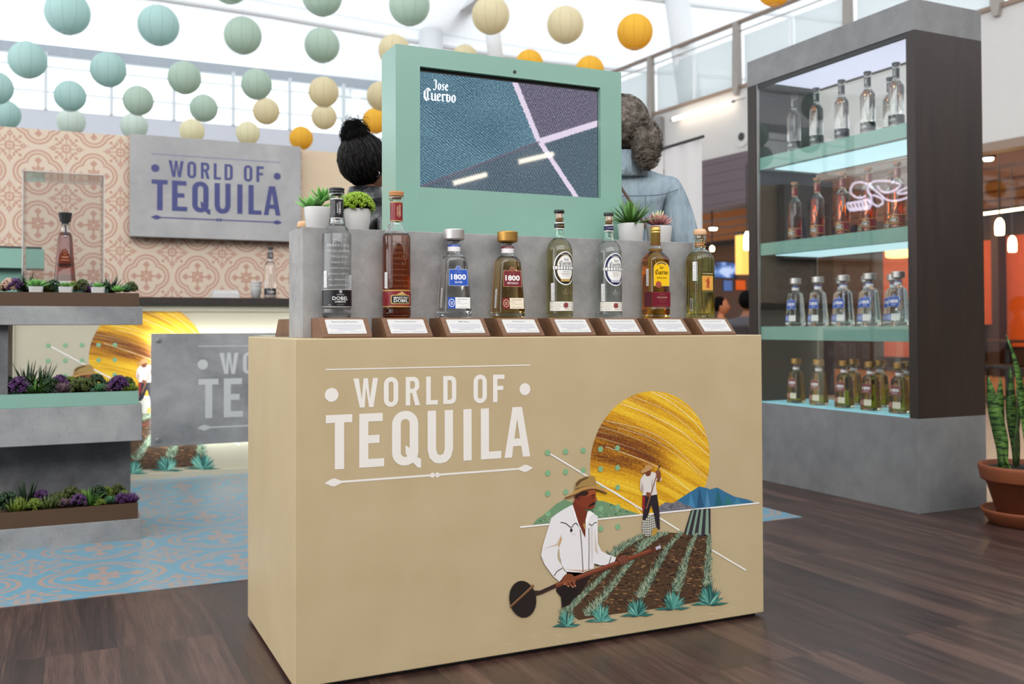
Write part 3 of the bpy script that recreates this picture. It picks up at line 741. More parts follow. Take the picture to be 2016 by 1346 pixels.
def dobel(kind, label, loc=(0, 0, 0), rz=0, group=None, st=True):
    t = thing('tequila_bottle', label, 'bottle', loc, rz, group)
    clear = kind == 'diamante'
    zf = .252 if clear else .234
    bottle_glass(t, PD, .0028, zf, MT['glass'])
    bottle_liquid(t, PD, .0028, .010, zf, MT['liq_clear'] if clear else MT['liq_amber'])
    bm = nb()
    lathe(bm, [(.339,.0140),(.345,.0140),(.3457,.0205),(.3485,.0212),(.351,.0196),(.354,.0212),(.3575,.0210),(.359,.019)], 40)
    s = obj('stopper', bm, MT['black'] if clear else MT['cork'], t, smooth=True); s['label'] = 'black stopper' if clear else 'cork stopper'
    # embossed lines of script on the glass
    P = Print(cylmap(.0398), .00035); ec = '#d8dcdc' if clear else '#9a6a4a'
    for i, (w, h, s_) in enumerate(((.030,.0035,'PRESENCIA'),(.052,.0075,'MAESTRO'),(.055,.0075,'TEQUILERO'),(.040,.0070,'TEQUILA'),(.034,.0050,'100% DE'),(.044,.0045,'COMPUESTO'),(.048,.0045,'DOBLE DESTIL'),(.050,.0045,'EN OAXACA'),(.044,.0045,'HECHO EN MEX'))):
        P.text(s_, -.004, .213-i*.0155, h, ec, 0, w*1.25)
    e = P.build('embossed_script', t, MT['emboss']); e['label'] = 'raised script moulded in the glass'
    P = Print(cylmap(.0398), .00025); a = .0398*PI
    if clear:
        P.rect(-a, a, .0300, .0775, '#cfcac2', 0, 48); P.rect(-a, a, .0312, .0763, '#141216', 1, 48)
        P.text('MAESTRO', .0, .0627, .0032, '#d6d2ce', 2, .020); P.text('DOBEL', .0, .0532, .0095, '#f2efec', 2, .044, bold=.006); P.text('DIAMANTE', .0, .0440, .0053, '#e3dfdb', 2, .030, bold=.006)
        P.text('TEQUILA', .0, .0357, .0035, '#8f8a85', 2, .020); P.text('40%', -.030, .0352, .0032, '#b8b2a8', 2, .008)
        P.ringd(.0, .0712, .0042, .0042, .0009, '#d9d5d0', 2); P.disc(0, .0712, .0020, '#d9d5d0', 2)
    else:
        P.rect(-a, a, .0300, .0785, '#b89a55', 0, 48); P.rect(-a, a, .0330, .0752, '#7d1f26', 1, 48)
        P.rrect(-.029, .030, .0385, .0645, .006, '#c3a661', 2); P.rrect(-.0265, .0275, .0408, .0622, .0055, '#191519', 3)
        P.text('MAESTRO', .0010, .0562, .0058, '#efe9df', 4, .042, bold=.008); P.text('DOBEL', .0010, .0477, .0088, '#f3efe8', 4, .042, bold=.01)
        for dx, dy, r_ in ((0, .0690, .0042), (-.006, .0672, .0026), (.006, .0672, .0026), (-.011, .0660, .0018), (.011, .0660, .0018)): P.disc(.002+dx, dy, r_, '#c9ad6b', 4)
        P.text('100% AGAVE TEQUILA', .002, .0355, .0020, '#b56a4a', 2, .046)
    l = P.build('front_label', t, MT['printg']); l['label'] = 'black label band with silver lettering' if clear else 'dark red label band with gold frame'
    P = Print(cylmap(.0170), .00025); a = .017*PI
    P.rect(-a, a, .2735, .3290, '#d9d5d1' if clear else '#c8ab66', 0, 24); P.rect(-a, a, .2760, .3265, '#17151a' if clear else '#7d1f26', 1, 24)
    tc = '#e9e6e2' if clear else '#e7d3a0'
    P.text('DOBEL', .004, .302, .0060, tc, 2, .036, bold=.004, rot=-PI/2); P.text('DIAMANTE' if clear else 'MAESTRO', -.0025, .302, .0034, tc, 2, .026, rot=-PI/2); P.text('MAESTRO TEQUILERO', -.011, .302, .0028, '#a9a49d' if clear else '#b0604a', 2, .042, rot=-PI/2)
    P.build('neck_label', t, MT['printg'])
    if st: sticker(t, cylmap(.0402), -.0455, .083, .128, .0115)
    return t
def emb():
    d = Nd('moulded_glass_relief'); a = d.n('Attribute', attribute_name='Col').outputs[0]
    return d.bsdf(a, .15, Alpha=.55)
MT['emboss'] = emb()
P18 = [(0,.040,.036,5),(.003,.0445,.0400,5),(.009,.0452,.0406,5),(.020,.0440,.0396,6),(.165,.0337,.0305,6),(.172,.0326,.0297,5),(.178,.0290,.0270,4),(.185,.0225,.0220,3),(.190,.0182,.0182,2),(.214,.0178,.0178,2),(.2165,.0190,.0190,2),(.221,.0190,.0190,2),(.2255,.0172,.0172,2)]
def b1800(kind, label, loc=(0, 0, 0), rz=0, group=None, st=True, liq=None):
    t = thing('tequila_bottle', label, 'bottle', loc, rz, group); silver = kind == 'silver'
    bottle_glass(t, P18, .0030, .176 if silver else .178, MT['glass'], 56)
    bottle_liquid(t, P18, .0030, .014, .176 if silver else .178, MT[liq or ('liq_clear' if silver else 'liq_gold')], 56)
    bm = nb(); lathe(bm, [(.219,.0135),(.226,.0140),(.2262,.0262),(.2264,.0263),(.2290,.0300),(.2292,.0302),(.2305,.0307),(.2310,.0307),(.2560,.0307),(.2565,.0307),(.2577,.0301),(.2582,.0296)], 48)
    c = obj('stopper', bm, MT['silvercap' if silver else 'goldcap'], t, smooth=False); c['label'] = 'brushed %s cap' % ('silver' if silver else 'gold')
    for p in c.data.polygons: p.use_smooth = abs(p.normal.z) < .5
    # front face leans back a little
    def face(x, y, l):
        k = (y-.020)/(.165-.020); yy = -(.0396+(.0305-.0396)*k)
        return (x, yy-l-.0004, y)
    mc = '#2450ad' if silver else '#701826'; ed = '#b9c6dd' if silver else '#c99a6d'
    P = Print(face, .00025)
    P.disc(0, .1425, .0085, ed, 0); P.poly([(-.0305, .0925), (.0305, .0925), (.0285, .1405), (-.0285, .1405)], ed, 0)
    P.poly([(-.0293, .0937), (.0293, .0937), (.0274, .1393), (-.0274, .1393)], mc, 1); P.disc(0, .1425, .0074, mc, 1); P.ringd(0, .1425, .0056, .0056, .0009, ed, 2); P.text('W', 0, .1425, .004, ed, 2)
    P.text('TEQUILA RESERVA', 0, .1320, .0020, ed, 2, .022); P.text('1800', 0, .1182, .0165, '#f4f1ee', 2, .047, bold=.03)
    P.text('SILVER' if silver else 'REPOSADO', 0, .1030, .0056, '#efece9', 2, .024 if silver else .035, bold=.008)
    l = P.build('front_label', t, MT['printg']); l['label'] = ('blue' if silver else 'dark red')+' trapezoid label reading 1800'
    P = Print(face, .00025); P.rect(-.0345, .0345, .0270, .0590, '#e6e4dd' if silver else '#e3d6bd', 0); P.rect(-.0345, -.0115, .0270, .0590, mc, 1)
    P.ringd(-.023, .0430, .0095, .0115, .0018, '#e8e5df' if silver else '#d7b58a', 2)
    for k in range(3): P.rect(-.027, -.019, .0385+k*.0035, .0400+k*.0035, '#e8e5df' if silver else '#d7b58a', 2)
    P.text('100% AGAVE', .0115, .0535, .0028, mc, 1, .034); P.line([(-.008, .0475), (.005, .0475)], .0006, mc, 1); P.line([(-.006, .040), (.004, .044), (.010, .039), (.020, .042), (.030, .040)], .0004, mc, 1); P.text('40% ALC VOL 750 ML', .0115, .0305, .0022, mc, 1, .034)
    P.build('lower_label', t, MT['printg'])
    P = Print(cylmap(.0180), .0002); a = .018*PI; P.rect(-a, a, .1935, .2135, '#e9e4e2', 0, 24); P.rect(-a, a, .2075, .2135, mc, 1, 24); P.text('100% AGAVE', 0, .2105, .0026, '#dcd9d6', 2, .022); P.line([(-.006, .1985), (.002, .2015), (.009, .199), (.014, .201)], .0005, '#77736f', 1)
    P.build('neck_label', t, MT['printg'])
    if st:
        def side(x, y, l):
            k = (y-.020)/(.165-.020); return (-(.0440+(.0337-.0440)*k)-l-.0004, -x, y)
        sticker(t, side, .006, .030, .086, .013)
    return t
PT = [(0,.034),(.0015,.0385),(.005,.0408),(.012,.0412),(.020,.0405),(.200,.0405),(.212,.0390),(.224,.0350),(.234,.0290),(.241,.0220),(.2455,.0165),(.252,.0146),(.300,.0142),(.302,.0156),(.308,.0160),(.311,.0148),(.320,.0150),(.3215,.0145)]
def tradicional(kind, label, loc=(0, 0, 0), group=None):
    t = thing('tequila_bottle', label, 'bottle', loc, 0, group); rep = kind == 'reposado'
    bottle_glass(t, PT, .0028, .242 if rep else .238, MT['glassg'])
    bottle_liquid(t, PT, .0028, .012, .242 if rep else .238, MT['liq_gold2' if rep else 'liq_clear'])
    bm = nb(); lathe(bm, [(.296,.0108),(.3216,.0110)], 24); c = obj('cork', bm, MT['cork'], t, smooth=True)
    bm = nb(); lathe(bm, [(.3217,.0150),(.3225,.0158),(.3310,.0158),(.3320,.0150)], 36); c = obj('stopper', bm, MT['black' if rep else 'darkgrey'], t, smooth=True); c['label'] = 'black stopper'
    mp = cylmap(.0407); P = Print(mp, .00025)
    def oval(rx, ry, c, l):
        for i in range(24):
            a, b = -rx+2*rx*i/24, -rx+2*rx*(i+1)/24
            h = lambda x: ry*math.sqrt(max(0, 1-(x/rx)**2))
            P.tri([(a, .151-h(a)), (b, .151-h(b)), (b, .151+h(b)), (a, .151+h(a))], [(0, 1, 2, 3)], srgb(c), l)
    dk = '#1b1712' if rep else '#1d1f48'; gl = '#b99a55' if rep else '#b6b5bd'
    oval(.0385, .0515, '#eae8e4', 0); oval(.0350, .0480, dk, 1); oval(.0285, .0405, gl, 2); oval(.0268, .0388, '#e4e2dc', 3)
    P.text('100% DE AGAVE', 0, .1930, .0042, '#cfc9bd', 4, .036, bold=.004)
    P.black('Jose', .001, .1740, .0058, '#1c191c', 4, .016); P.black('Cuervo', 0, .1610, .0080, '#1c191c', 4, .040)
    P.rrect(-.040, .040, .1475, .1572, .004, '#e8e4dc', 4); P.rect(-.0345, .0345, .1462, .1585, dk, 5, 8); P.text('TRADICIONAL', 0, .1523, .0076, '#f1efec', 6, .058, bold=.012)
    P.text('TEQUILA', 0, .1400, .0040, '#8a3a30', 4, .022); P.text('REPOSADO' if rep else 'PLATA', 0, .1338, .0040, '#8a3a30', 4, .026 if rep else .017); P.text('HECHO EN MEXICO', 0, .1285, .0020, '#8f8a80', 4, .018)
    oval(0.0001, .0001, gl, 4); P.rrect(-.016, .016, .1105, .1180, .0035, gl, 4)
    l = P.build('front_label', t, MT['printg']); l['label'] = 'large oval label'
    P = Print(mp, .00025); P.rect(-.052, .050, .0215, .0495, '#e3ded2', 0, 14); P.rect(-.052, .050, .0335, .0345, '#b3ac9c', 1, 14); P.rect(-.052, .050, .0445, .0452, '#b3ac9c', 1, 14); P.disc(.0, .0385, .0082, '#7b2026', 2); P.ringd(0, .0385, .0062, .0062, .0006, '#c48a80', 3); P.text('J C', 0, .0385, .004, '#d9b0a6', 3)
    P.text('TEQUILA', -.026, .0395, .0025, '#8f8779', 1, .018); P.text('40% ALC', -.026, .0275, .003, '#6e675c', 1, .016); P.text('HECHO EN MEXICO', .004, .0270, .0022, '#9a5a4c', 1, .018); P.text('750 ML', .030, .0275, .003, '#6e675c', 1, .012)
    P.build('lower_label', t, MT['printg'])
    P = Print(cylmap(.0145), .0003); a = .0145*PI; P.rect(-a, a, .2720, .2935, '#dcd8d2', 0, 20); P.rect(-a, a, .2755, .2900, dk, 1, 20); P.text('CUERVO', .002, .2828, .0045, gl, 2, .022, bold=.005)
    P.build('neck_label', t, MT['printg'])
    P = Print(mp, .0002); P.line(spline([(-.012,.082,0),(-.006,.072,0),(-.002,.088,0),(.002,.070,0),(.010,.082,0),(.016,.074,0),(.024,.080,0)], 5) and [(p[0], p[1]) for p in spline([(-.012,.082,0),(-.006,.072,0),(-.002,.088,0),(.002,.070,0),(.010,.082,0),(.016,.074,0),(.024,.080,0)], 5)], .0009, '#dfe3df' if not rep else '#c9b58a', 0)
    P.build('embossed_signature', t, MT['emboss'])
    sticker(t, mp, -.0415, .052, .106, .0125)
    return t
PE = [(0,.0345,.031,5),(.002,.0380,.0345,5),(.008,.0392,.0357,5),(.012,.0378,.0343,5),(.015,.0392,.0357,5),(.020,.0378,.0343,5),(.023,.0392,.0357,5),(.030,.0385,.0350,5),(.034,.0362,.0330,6),(.185,.0368,.0335,6),(.193,.0360,.0328,5),(.204,.0285,.0275,4),(.2145,.0198,.0198,2.6),(.2165,.0195,.0195,2),(.218,.0222,.0222,2),(.2225,.0222,.0222,2),(.225,.0160,.0160,2),(.288,.0145,.0145,2)]
def especial(label, loc=(0, 0, 0), group=None):
    t = thing('tequila_bottle', label, 'bottle', loc, 0, group)
    bottle_glass(t, PE, .0026, .224, MT['glass'], 56); bottle_liquid(t, PE, .0026, .010, .224, MT['liq_esp'], 56)
    bm = nb(); lathe(bm, [(.2330,.0155),(.2332,.0160),(.2740,.0160),(.2745,.0168),(.2775,.0168),(.278,.0158),(.2815,.0158),(.282,.0166),(.2865,.0166),(.287,.0160),(.2930,.0162),(.2935,.0155)], 40)
    c = obj('screw_cap', bm, MT['goldfoil'], t, smooth=True); c['label'] = 'gold foil screw cap'
    bm = nb(); lathe(bm, [(.2925,.0160),(.2945,.0164),(.2960,.0155)], 36); obj('cap_top', bm, paint('dark_red_cap_top', '#8f2027', .4), c, smooth=True)
    P = Print(cylmap(.0162), .0002); a = .0162*PI; P.rect(-a, a, .2365, .2385, '#8f2a22', 0, 24)
    for q in ((-.003,.2500,.003,.2555),(.003,.2555,-.002,.2590),(-.003,.2590,.003,.2625),(.003,.2500,-.001,.2540)): P.line([(.003+q[0], q[1]), (.003+q[2], q[3])], .0008, '#b04a2c', 1)
    P.build('cap_print', t, MT['printg'])
    face = lambda x, y, l: (x, -.0337-l, y)
    P = Print(face, .00025)
    arch = lambda i: [(-.030+i, .102+i), (.030-i, .102+i), (.030-i, .158-i*.3)]+[((.030-i)*math.cos(t), .158-i*.3+(.023-i)*math.sin(t)) for t in [PI*k/14 for k in range(1, 14)]]+[(-.030+i, .158-i*.3)]
    P.poly(arch(0), '#d8c27e', 0); P.poly(arch(.0012), '#f0bd10', 1)
    for k in range(15):
        t_ = PI*.22+PI*.56*k/14; t2 = PI*.22+PI*.56*(k+1)/14
        if k < 14: P.line([(.021*math.cos(t_), .160+.0165*math.sin(t_)), (.021*math.cos(t2), .160+.0165*math.sin(t2))], .0045, '#6f5a45', 2)
    P.black('Jose', 0, .1575, .0062, '#16120f', 3, .017); P.black('Cuervo', 0, .1395, .0098, '#16120f', 3, .048); P.text('ESPECIAL', .001, .1283, .0050, '#4a3c10', 3, .038)
    P.disc(-.012, .1070, .0110, '#9a3a2c', 3); P.ringd(-.012, .1070, .0085, .0085, .0008, '#d59a80', 4); P.text('JC', -.012, .107, .006, '#d59a80', 4)
    l = P.build('front_label', t, MT['printg']); l['label'] = 'yellow arched label'
    P = Print(face, .00025); P.rect(-.0345, .0335, .0360, .0835, '#6c1226', 0); P.rect(-.0345, .0335, .0378, .0386, '#a0503f', 1); P.rect(-.0345, .0335, .0812, .0820, '#a0503f', 1)
    P.text('MADE WITH', .002, .0750, .0026, '#b07a62', 1, .022); P.text('BLUE AGAVE', .002, .0660, .0046, '#cdb196', 1, .038, bold=.004)
    for k in range(3): P.text('HECHO EN MEXICO', .003, .0590-k*.0045, .0022, '#97584c', 1, .030-k*.004)
    P.text('TEQUILA JALISCO MEXICO', .002, .0425, .0020, '#97584c', 1, .040)
    P.rect(-.0360, -.0345, .0360, .0835, '#5a0f20', 0); P.build('lower_label', t, MT['printg'])
    side = lambda x, y, l: (-.0368-l, -x, y)
    P = Print(side, .00025); P.rect(-.010, .0325, .0360, .0835, '#5e1022', 0); P.build('side_label', t, MT['printg'])
    sticker(t, side, .009, .103, .158, .0135)
    return t
PC = [(0,.036,.033,4),(.002,.0395,.0365,4),(.008,.0405,.0375,4),(.190,.0405,.0375,4),(.200,.0395,.0365,3.6),(.210,.0360,.0335,3),(.218,.0300,.0290,2.6),(.224,.0225,.0220,2.2),(.228,.0172,.0172,2),(.258,.0172,.0172,2),(.260,.0200,.0200,2),(.265,.0204,.0204,2),(.268,.0192,.0192,2),(.272,.0195,.0195,2),(.2735,.0190,.0190,2)]
def centenario(label, loc=(0, 0, 0), group=None, st=True):
    t = thing('tequila_bottle', label, 'bottle', loc, 0, group)
    bottle_glass(t, PC, .0040, .216, MT['glassg'], 168, .045, 24, (.006, .215)); bottle_liquid(t, PC, .0040, .010, .216, MT['liq_cent'], 56)
    bm = nb(); lathe(bm, [(.262,.0130),(.2738,.0132),(.274,.0208),(.275,.0216),(.2865,.0212),(.2890,.0200),(.2935,.0168),(.2940,.015)], 40)
    c = obj('stopper', bm, MT['lightwood'], t, smooth=True); c['label'] = 'pale wooden stopper'
    face = lambda x, y, l: (x, -.0388-l, y)
    bm = nb(); prism(bm, arcbox(-.0250, .0250, .0840, .1540, .003), -.0385, -.0372); pl = obj('label_plate', bm, MT['glassg'], t)
    P = Print(face, .00025); P.rect(-.0215, .0215, .0905, .1385, '#cf9a3c', 1); P.rect(-.0195, .0195, .0925, .1365, '#dd9f48', 2); P.rect(-.0225, .0225, .0850, .0885, '#6c6238', 1)
    P.poly([(-.0235, .1400), (.0235, .1400), (.0235, .1475), (.016, .1515), (-.016, .1515), (-.0235, .1475)], '#2b2410', 1); P.text('CENTENARIO', 0, .1452, .0052, '#dccb8b', 2, .042, bold=.006)
    # a plain winged figure
    f = '#a8432a'
    P.poly([(.000,.1300),(.004,.1300),(.006,.1240),(.009,.1180),(.006,.1080),(.008,.0990),(.003,.0960),(.000,.1060),(-.003,.0970),(-.006,.1000),(-.002,.1120),(-.003,.1220)], f, 3)
    P.disc(.002, .1325, .0024, '#b85a38', 3); P.line([(.004, .127), (.013, .1330)], .002, f, 3, .0006); P.line([(-.002, .126), (-.011, .1190)], .002, f, 3, .0006)
    for k in range(5): P.line([(-.002, .124), (-.014+k*.002, .128-k*.004)], .0016, '#c46a3c', 3, .0005)
    l = P.build('front_label', t, MT['printg']); l['label'] = 'orange picture label with dark arched heading'
    mp = cylmap(.0176); P = Print(mp, .0003); a = .0176*PI; P.rect(-a, a, .2350, .2510, '#a88a4c', 0, 20); P.rect(-a, a, .2385, .2475, '#7c1c20', 1, 20); P.rect(-a, a, .2415, .2445, '#c9b27a', 2, 20)
    P.disc(.007, .2425, .0100, '#8c1d22', 3); P.disc(.007, .2425, .0082, '#caa95a', 4); P.disc(.007, .2425, .0055, '#1f1a12', 5); P.build('neck_medallion', t, MT['printg'])
    side = lambda x, y, l: (-.0400-l, -x, y)
    if st:
        sticker(t, lambda x, y, l: (-.0412+.7071*x-.7*l+.004, -.0260-.7071*x-.7*l, y), -.002, .122, .184, .0150)
        P = Print(side, .0003); P.rect(-.002, .013, .024, .064, '#d9d9cf', 0)
        for k in range(12): P.rect(.0005, .011, .027+k*.0028, .0282+k*.0028+.0006*(k % 3), '#33342c', 1)
        P.build('barcode_label', t, MT['print'])
    return t
def milenio(label, loc):
    """tall tapered amber bottle with a black faceted stopper and a neck tag"""
    t = thing('tequila_bottle', label, 'bottle', loc, 0)
    prof = [(0,.046,.046,3.5),(.004,.0500,.0500,3.5),(.012,.0500,.0500,3.5),(.018,.0475,.0475,4),(.120,.0385,.0385,4),(.235,.0300,.0300,4),(.246,.0270,.0270,3),(.256,.0200,.0200,2),(.262,.0170,.0170,2),(.285,.0168,.0168,2),(.288,.0200,.0200,2),(.292,.0195,.0195,2)]
    bottle_glass(t, prof, .0030, .248, MT['glass']); bottle_liquid(t, prof, .0030, .028, .248, MT['liq_dark'])
    bm = nb(); loft(bm, [ring(z, r, None, 10) for z, r in ((.290,.016),(.300,.0165),(.302,.0235),(.340,.0305),(.344,.0290))]); s = obj('stopper', bm, MT['black'], t); s['label'] = 'black faceted stopper'
    bm = nb(); tube(bm, [(.0, -.0175, .285), (.002, -.021, .270), (.002, -.030, .238)], .0035, 8); obj('neck_ribbon', bm, paint('navy_ribbon', '#1e2540', .6), t)
    bm = nb(); sphere(bm, (.002, -.033, .232), .006, 12, 8, sc=(1, .4, 1)); obj('charm', bm, MT['steel'], t, smooth=True)
    P = Print(lambda x, y, l: (x, -.0385+.0000-(.120-y)*.088-l-.0012, y), .0003); P.ringd(0, .158, .006, .008, .0012, '#c58a62', 0); P.text('1800', 0, .138, .010, '#c58a62', 0, .028); P.text('MILENIO', 0, .124, .006, '#c58a62', 0, .036)
    P.build('etched_name', t, MT['print'])
    return t
# ---------------------------------------------------------------- plants
def leaf(bm, lay, base, az, pitch, L, w, th=.15, curl=.3, seg=5, tipw=.0, belly=.45, cup=.25):
    """one tapered leaf: flattened tube running out from base, tip attribute 0..1"""
    b = Vector(base); d = Vector((math.cos(az)*math.cos(pitch), math.sin(az)*math.cos(pitch), math.sin(pitch)))
    side = Vector((-math.sin(az), math.cos(az), 0)); p = Vector(b); rings = []; pt = pitch
    for i in range(seg+1):
        t = i/seg
        ww = w*((.45+.55*min(1, t/belly))*(1-max(0, (t-belly)/(1-belly))**1.7)+.02)
        nrm = d.cross(side).normalized()*-1
        tk = ww*th
        r = [p-side*ww/2+nrm*ww*cup*.5, p-nrm*tk, p+side*ww/2+nrm*ww*cup*.5, p+nrm*tk*.8]
        vs = [bm.verts.new(q) for q in r]
        for v in vs: v[lay] = t
        rings.append(vs)
        pt += curl/seg; d = Vector((math.cos(az)*math.cos(pt), math.sin(az)*math.cos(pt), math.sin(pt))); p = p + d*(L/seg)
    for a, c in zip(rings, rings[1:]):
        for i in range(4): bm.faces.new((a[i], a[(i+1) % 4], c[(i+1) % 4], c[i]))
    bm.faces.new(rings[0][::-1]); bm.faces.new(rings[-1])
def plant_bm():
    bm = nb(); lay = bm.verts.layers.float.new('tip'); return bm, lay
def rosette(bm, lay, c, r, n=22, w=.5, lo=.15, hi=1.3, th=.16, rs=R, curl=.4, cup=.3, belly=.5):
    for i in range(n):
        t = i/n; az = i*2.39996+rs.uniform(-.15, .15)
        leaf(bm, lay, c, az, lo+(hi-lo)*t+rs.uniform(-.08, .08), r*(1-.45*t)*rs.uniform(.9, 1.08), r*w*(1-.3*t), th, curl, 5, belly=belly, cup=cup)
def rosette_dir(bm, lay, c, dv, r, n, rs=R):
    k0 = len(bm.verts); rosette(bm, lay, (0, 0, -r*.25), r, n, .62, .15, 1.45, .22, rs, .9, .6, .6)
    bm.verts.ensure_lookup_table(); q = Vector((0, 0, 1)).rotation_difference(Vector(dv)); c = Vector(c)
    for v in bm.verts[k0:]: v.co = q @ v.co + c
def spiky(bm, lay, c, h, n=40, w=.07, rs=R, spread=1.0, lean=.0, curl=-.5):
    for i in range(n):
        az = i*2.39996+rs.uniform(-.3, .3); t = rs.random()
        leaf(bm, lay, (c[0]+math.cos(az)*h*.05, c[1]+math.sin(az)*h*.05, c[2]), az, PI/2-(.12+spread*t)*1.0, h*rs.uniform(.75, 1.05), h*w*rs.uniform(.8, 1.2), .12, curl*rs.uniform(.4, 1.2)*(.3+t), 6, belly=.25, cup=.5)
def cluster(bm, lay, c, r, n=9, rs=R, m=12, hgt=.8):
    """mound of little rosettes"""
    for i in range(n):
        a = i*2.39996; q = r*math.sqrt((i+.3)/n)*.8; z = math.sqrt(max(0, 1-(q/r)**2))*r*hgt
        rosette(bm, lay, (c[0]+q*math.cos(a), c[1]+q*math.sin(a), c[2]+z*.65), r*.42, m, .62, .35, 1.35, .2, rs, .7, .5, .55)
def fingers(bm, lay, c, r, n=34, rs=R, ln=1.0):
    """upright tufts of stubby leaves"""
    for i in range(n):
        az = i*2.39996; t = i/n; q = r*.55*math.sqrt(t)
        leaf(bm, lay, (c[0]+q*math.cos(az), c[1]+q*math.sin(az), c[2]), az, 1.45-.85*t+rs.uniform(-.1, .1), r*1.15*ln*(1-.25*t)*rs.uniform(.8, 1.1), r*.24, .3, .25, 5, belly=.6, cup=.1)
def plant(kind, mat, seed, s=.05):
    rs = random.Random(seed); bm, lay = plant_bm(); c = (0, 0, 0)
    if kind == 'rosette': rosette(bm, lay, (0, 0, s*.12), s, 26, .42, .1, 1.35, .16, rs)
    if kind == 'aloe': rosette(bm, lay, (0, 0, s*.1), s*1.25, 26, .22, .25, 1.45, .2, rs, .25, .35, .3)
    if kind == 'spiky': spiky(bm, lay, c, s*1.6, 42, .085, rs)
    if kind == 'cluster':
        for i in range(11):
            a = i*2.39996; ct = 1-.9*(i+.3)/11; st = math.sqrt(1-ct*ct); dv = Vector((st*math.cos(a), st*math.sin(a), ct))
            rosette_dir(bm, lay, (dv.x*s*.6, dv.y*s*.6, s*.2+dv.z*s*.6), dv, s*.5, 14, rs)
    if kind == 'fingers': fingers(bm, lay, c, s, 40, rs)
    if kind == 'bushy':
        for i in range(13):
            a = i*2.39996; ct = 1-.95*(i+.3)/13; st = math.sqrt(1-ct*ct); dv = Vector((st*math.cos(a), st*math.sin(a), ct))
            rosette_dir(bm, lay, (dv.x*s*.62, dv.y*s*.62, s*.30+dv.z*s*.75), dv, s*.40, 16, rs)
    return bm
# ================================================================ THE SETTING
struct('floor', bx(-9, 3.88, -8, 14, -.06, 0), MT['floor'])
struct('floor', bx(3.88, 16, -8, 14, -.06, -.001), MT['mallfloor'])
m = struct('trim_1', bx(-6.2, 2.755, 1.19, 3.90, .0, .0025), MT['mat_tile']); m['label'] = 'blue and tan tile-patterned floor vinyl'
# far wall, clerestory window, hall walls
struct('wall_north', bx(-9, 9.2, 14, 14.2, 0, 4.33), MT['bandwall'])
struct('trim_7', bx(-9, 9.2, 13.98, 14.2, 5.20, 5.34), paint('window_header_grey', '#a9b3bd', .6))
bm = nb()
for k in range(-9, 10):
    x = .163+k*.9435
    if -9 < x < 9.2: box(bm, x-.028, x+.028, 13.97, 14.05, 4.33, 5.22)
for z in (4.61, 5.0): box(bm, -9, 9.2, 13.99, 14.03, z-.012, z+.012)
w = struct('window_1', bm, paint('white_window_frame', '#d5dde3', .5))
w2 = obj('window_pane', bx(-9, 9.2, 14.02, 14.03, 4.33, 5.20), MT['pane'], w)
def ceil_z(x, y): return 5.36+(14.2-y)*.27+.10*math.cos((x-.7)*.5)
bm = nb(); NX, NY = 30, 26; g_ = [[bm.verts.new((-9+26*i/NX, -8.2+22.4*j/NY, ceil_z(-9+26*i/NX, -8.2+22.4*j/NY))) for j in range(NY+1)] for i in range(NX+1)]
for i in range(NX):
    for j in range(NY): bm.faces.new((g_[i][j], g_[i+1][j], g_[i+1][j+1], g_[i][j+1]))
struct('ceiling', bm, MT['roof'], smooth=True)
bm = nb()
for k in range(9):
    y = 12.6-k*2.1
    tube(bm, [(x, y, ceil_z(x, y)-.05) for x in [-9+26*i/16 for i in range(17)]], .045, 6)
struct('trim_2', bm, paint('white_roof_rib', '#e3e6e8', .6), smooth=True)
struct('wall_south', bx(-9, 16, -8.2, -8, 0, 4.6), MT['hallgrey'])
struct('wall_west', bx(-9.2, -9, -8, 14, 0, .9), MT['hallgrey'])
bm = nb()
for k in range(12): box(bm, -9.15, -9.0, -8+k*2-.06, -8+k*2+.06, .9, 9)
struct('window_2', bm, paint('white_mullion', '#d8dcdf', .5))
# white columns and roof-edge beam running back through the hall
cw = paint('white_column_paint', '#e2e5e7', .5)
bm = nb(); a, b = at(1015, -60, 'Z', 6.1), at(640, 208, 'Z', 6.1); tube(bm, [a, b], .16, 4); struct('trim_3', bm, cw)
for k, (px, py) in enumerate(((846, 42), (722, 140), (676, 176))):
    t_ = at(px, py, 'Z', 6.0); bm = nb(); tube(bm, [t_, (t_.x+.35, t_.y, 0)], .17 if k else .2, 12); struct('column_%d' % (k+1), bm, cw, smooth=True)
for k, (p, q, dd, r_) in enumerate((((958, -40), (985, 190), 11, .09), ((1325, -60), (1372, 300), 15.5, .20))):
    bm = nb(); tube(bm, [atd(*p, dd), atd(*q, dd+.3)], r_, 12); struct('column_%d' % (k+4), bm, cw, smooth=True)

# right-hand wall: s runs along it, off away from the hall, z up
WD = Vector((-.075, .9972, 0)); WN = Vector((.9972, .075, 0)); WC = 9.188
RZ = math.atan2(.075, .9972)
def rwbox(bm, s0, s1, o0, o1, z0, z1):
    v = [bm.verts.new(WN*(WC+o)+WD*s+Vector((0, 0, z))) for z in (z0, z1) for (o, s) in ((o0, s0), (o1, s0), (o1, s1), (o0, s1))]
    for q in ((0,3,2,1),(4,5,6,7),(0,1,5,4),(1,2,6,5),(2,3,7,6),(3,0,4,7)): bm.faces.new([v[i] for i in q])
    return bm
def rwp(s, o, z): return WN*(WC+o)+WD*s+Vector((0, 0, z))
bm = nb(); rwbox(bm, -8, 14.5, 0, .3, 3.5, 4.45); rwbox(bm, -8, 6.9, 0, .3, 2.98, 3.5); struct('wall_east', bm, MT['whitewall'])
struct('trim_8', rwbox(nb(), 6.9, 14.5, -.04, .2, 2.74, 3.5), MT['slat'])
bm = nb(); rwbox(bm, -8, 6.9, -.02, .2, 2.88, 2.98); rwbox(bm, -8, 14.5, -.03, .3, 4.45, 4.50); struct('trim_4', bm, MT['bronze'])
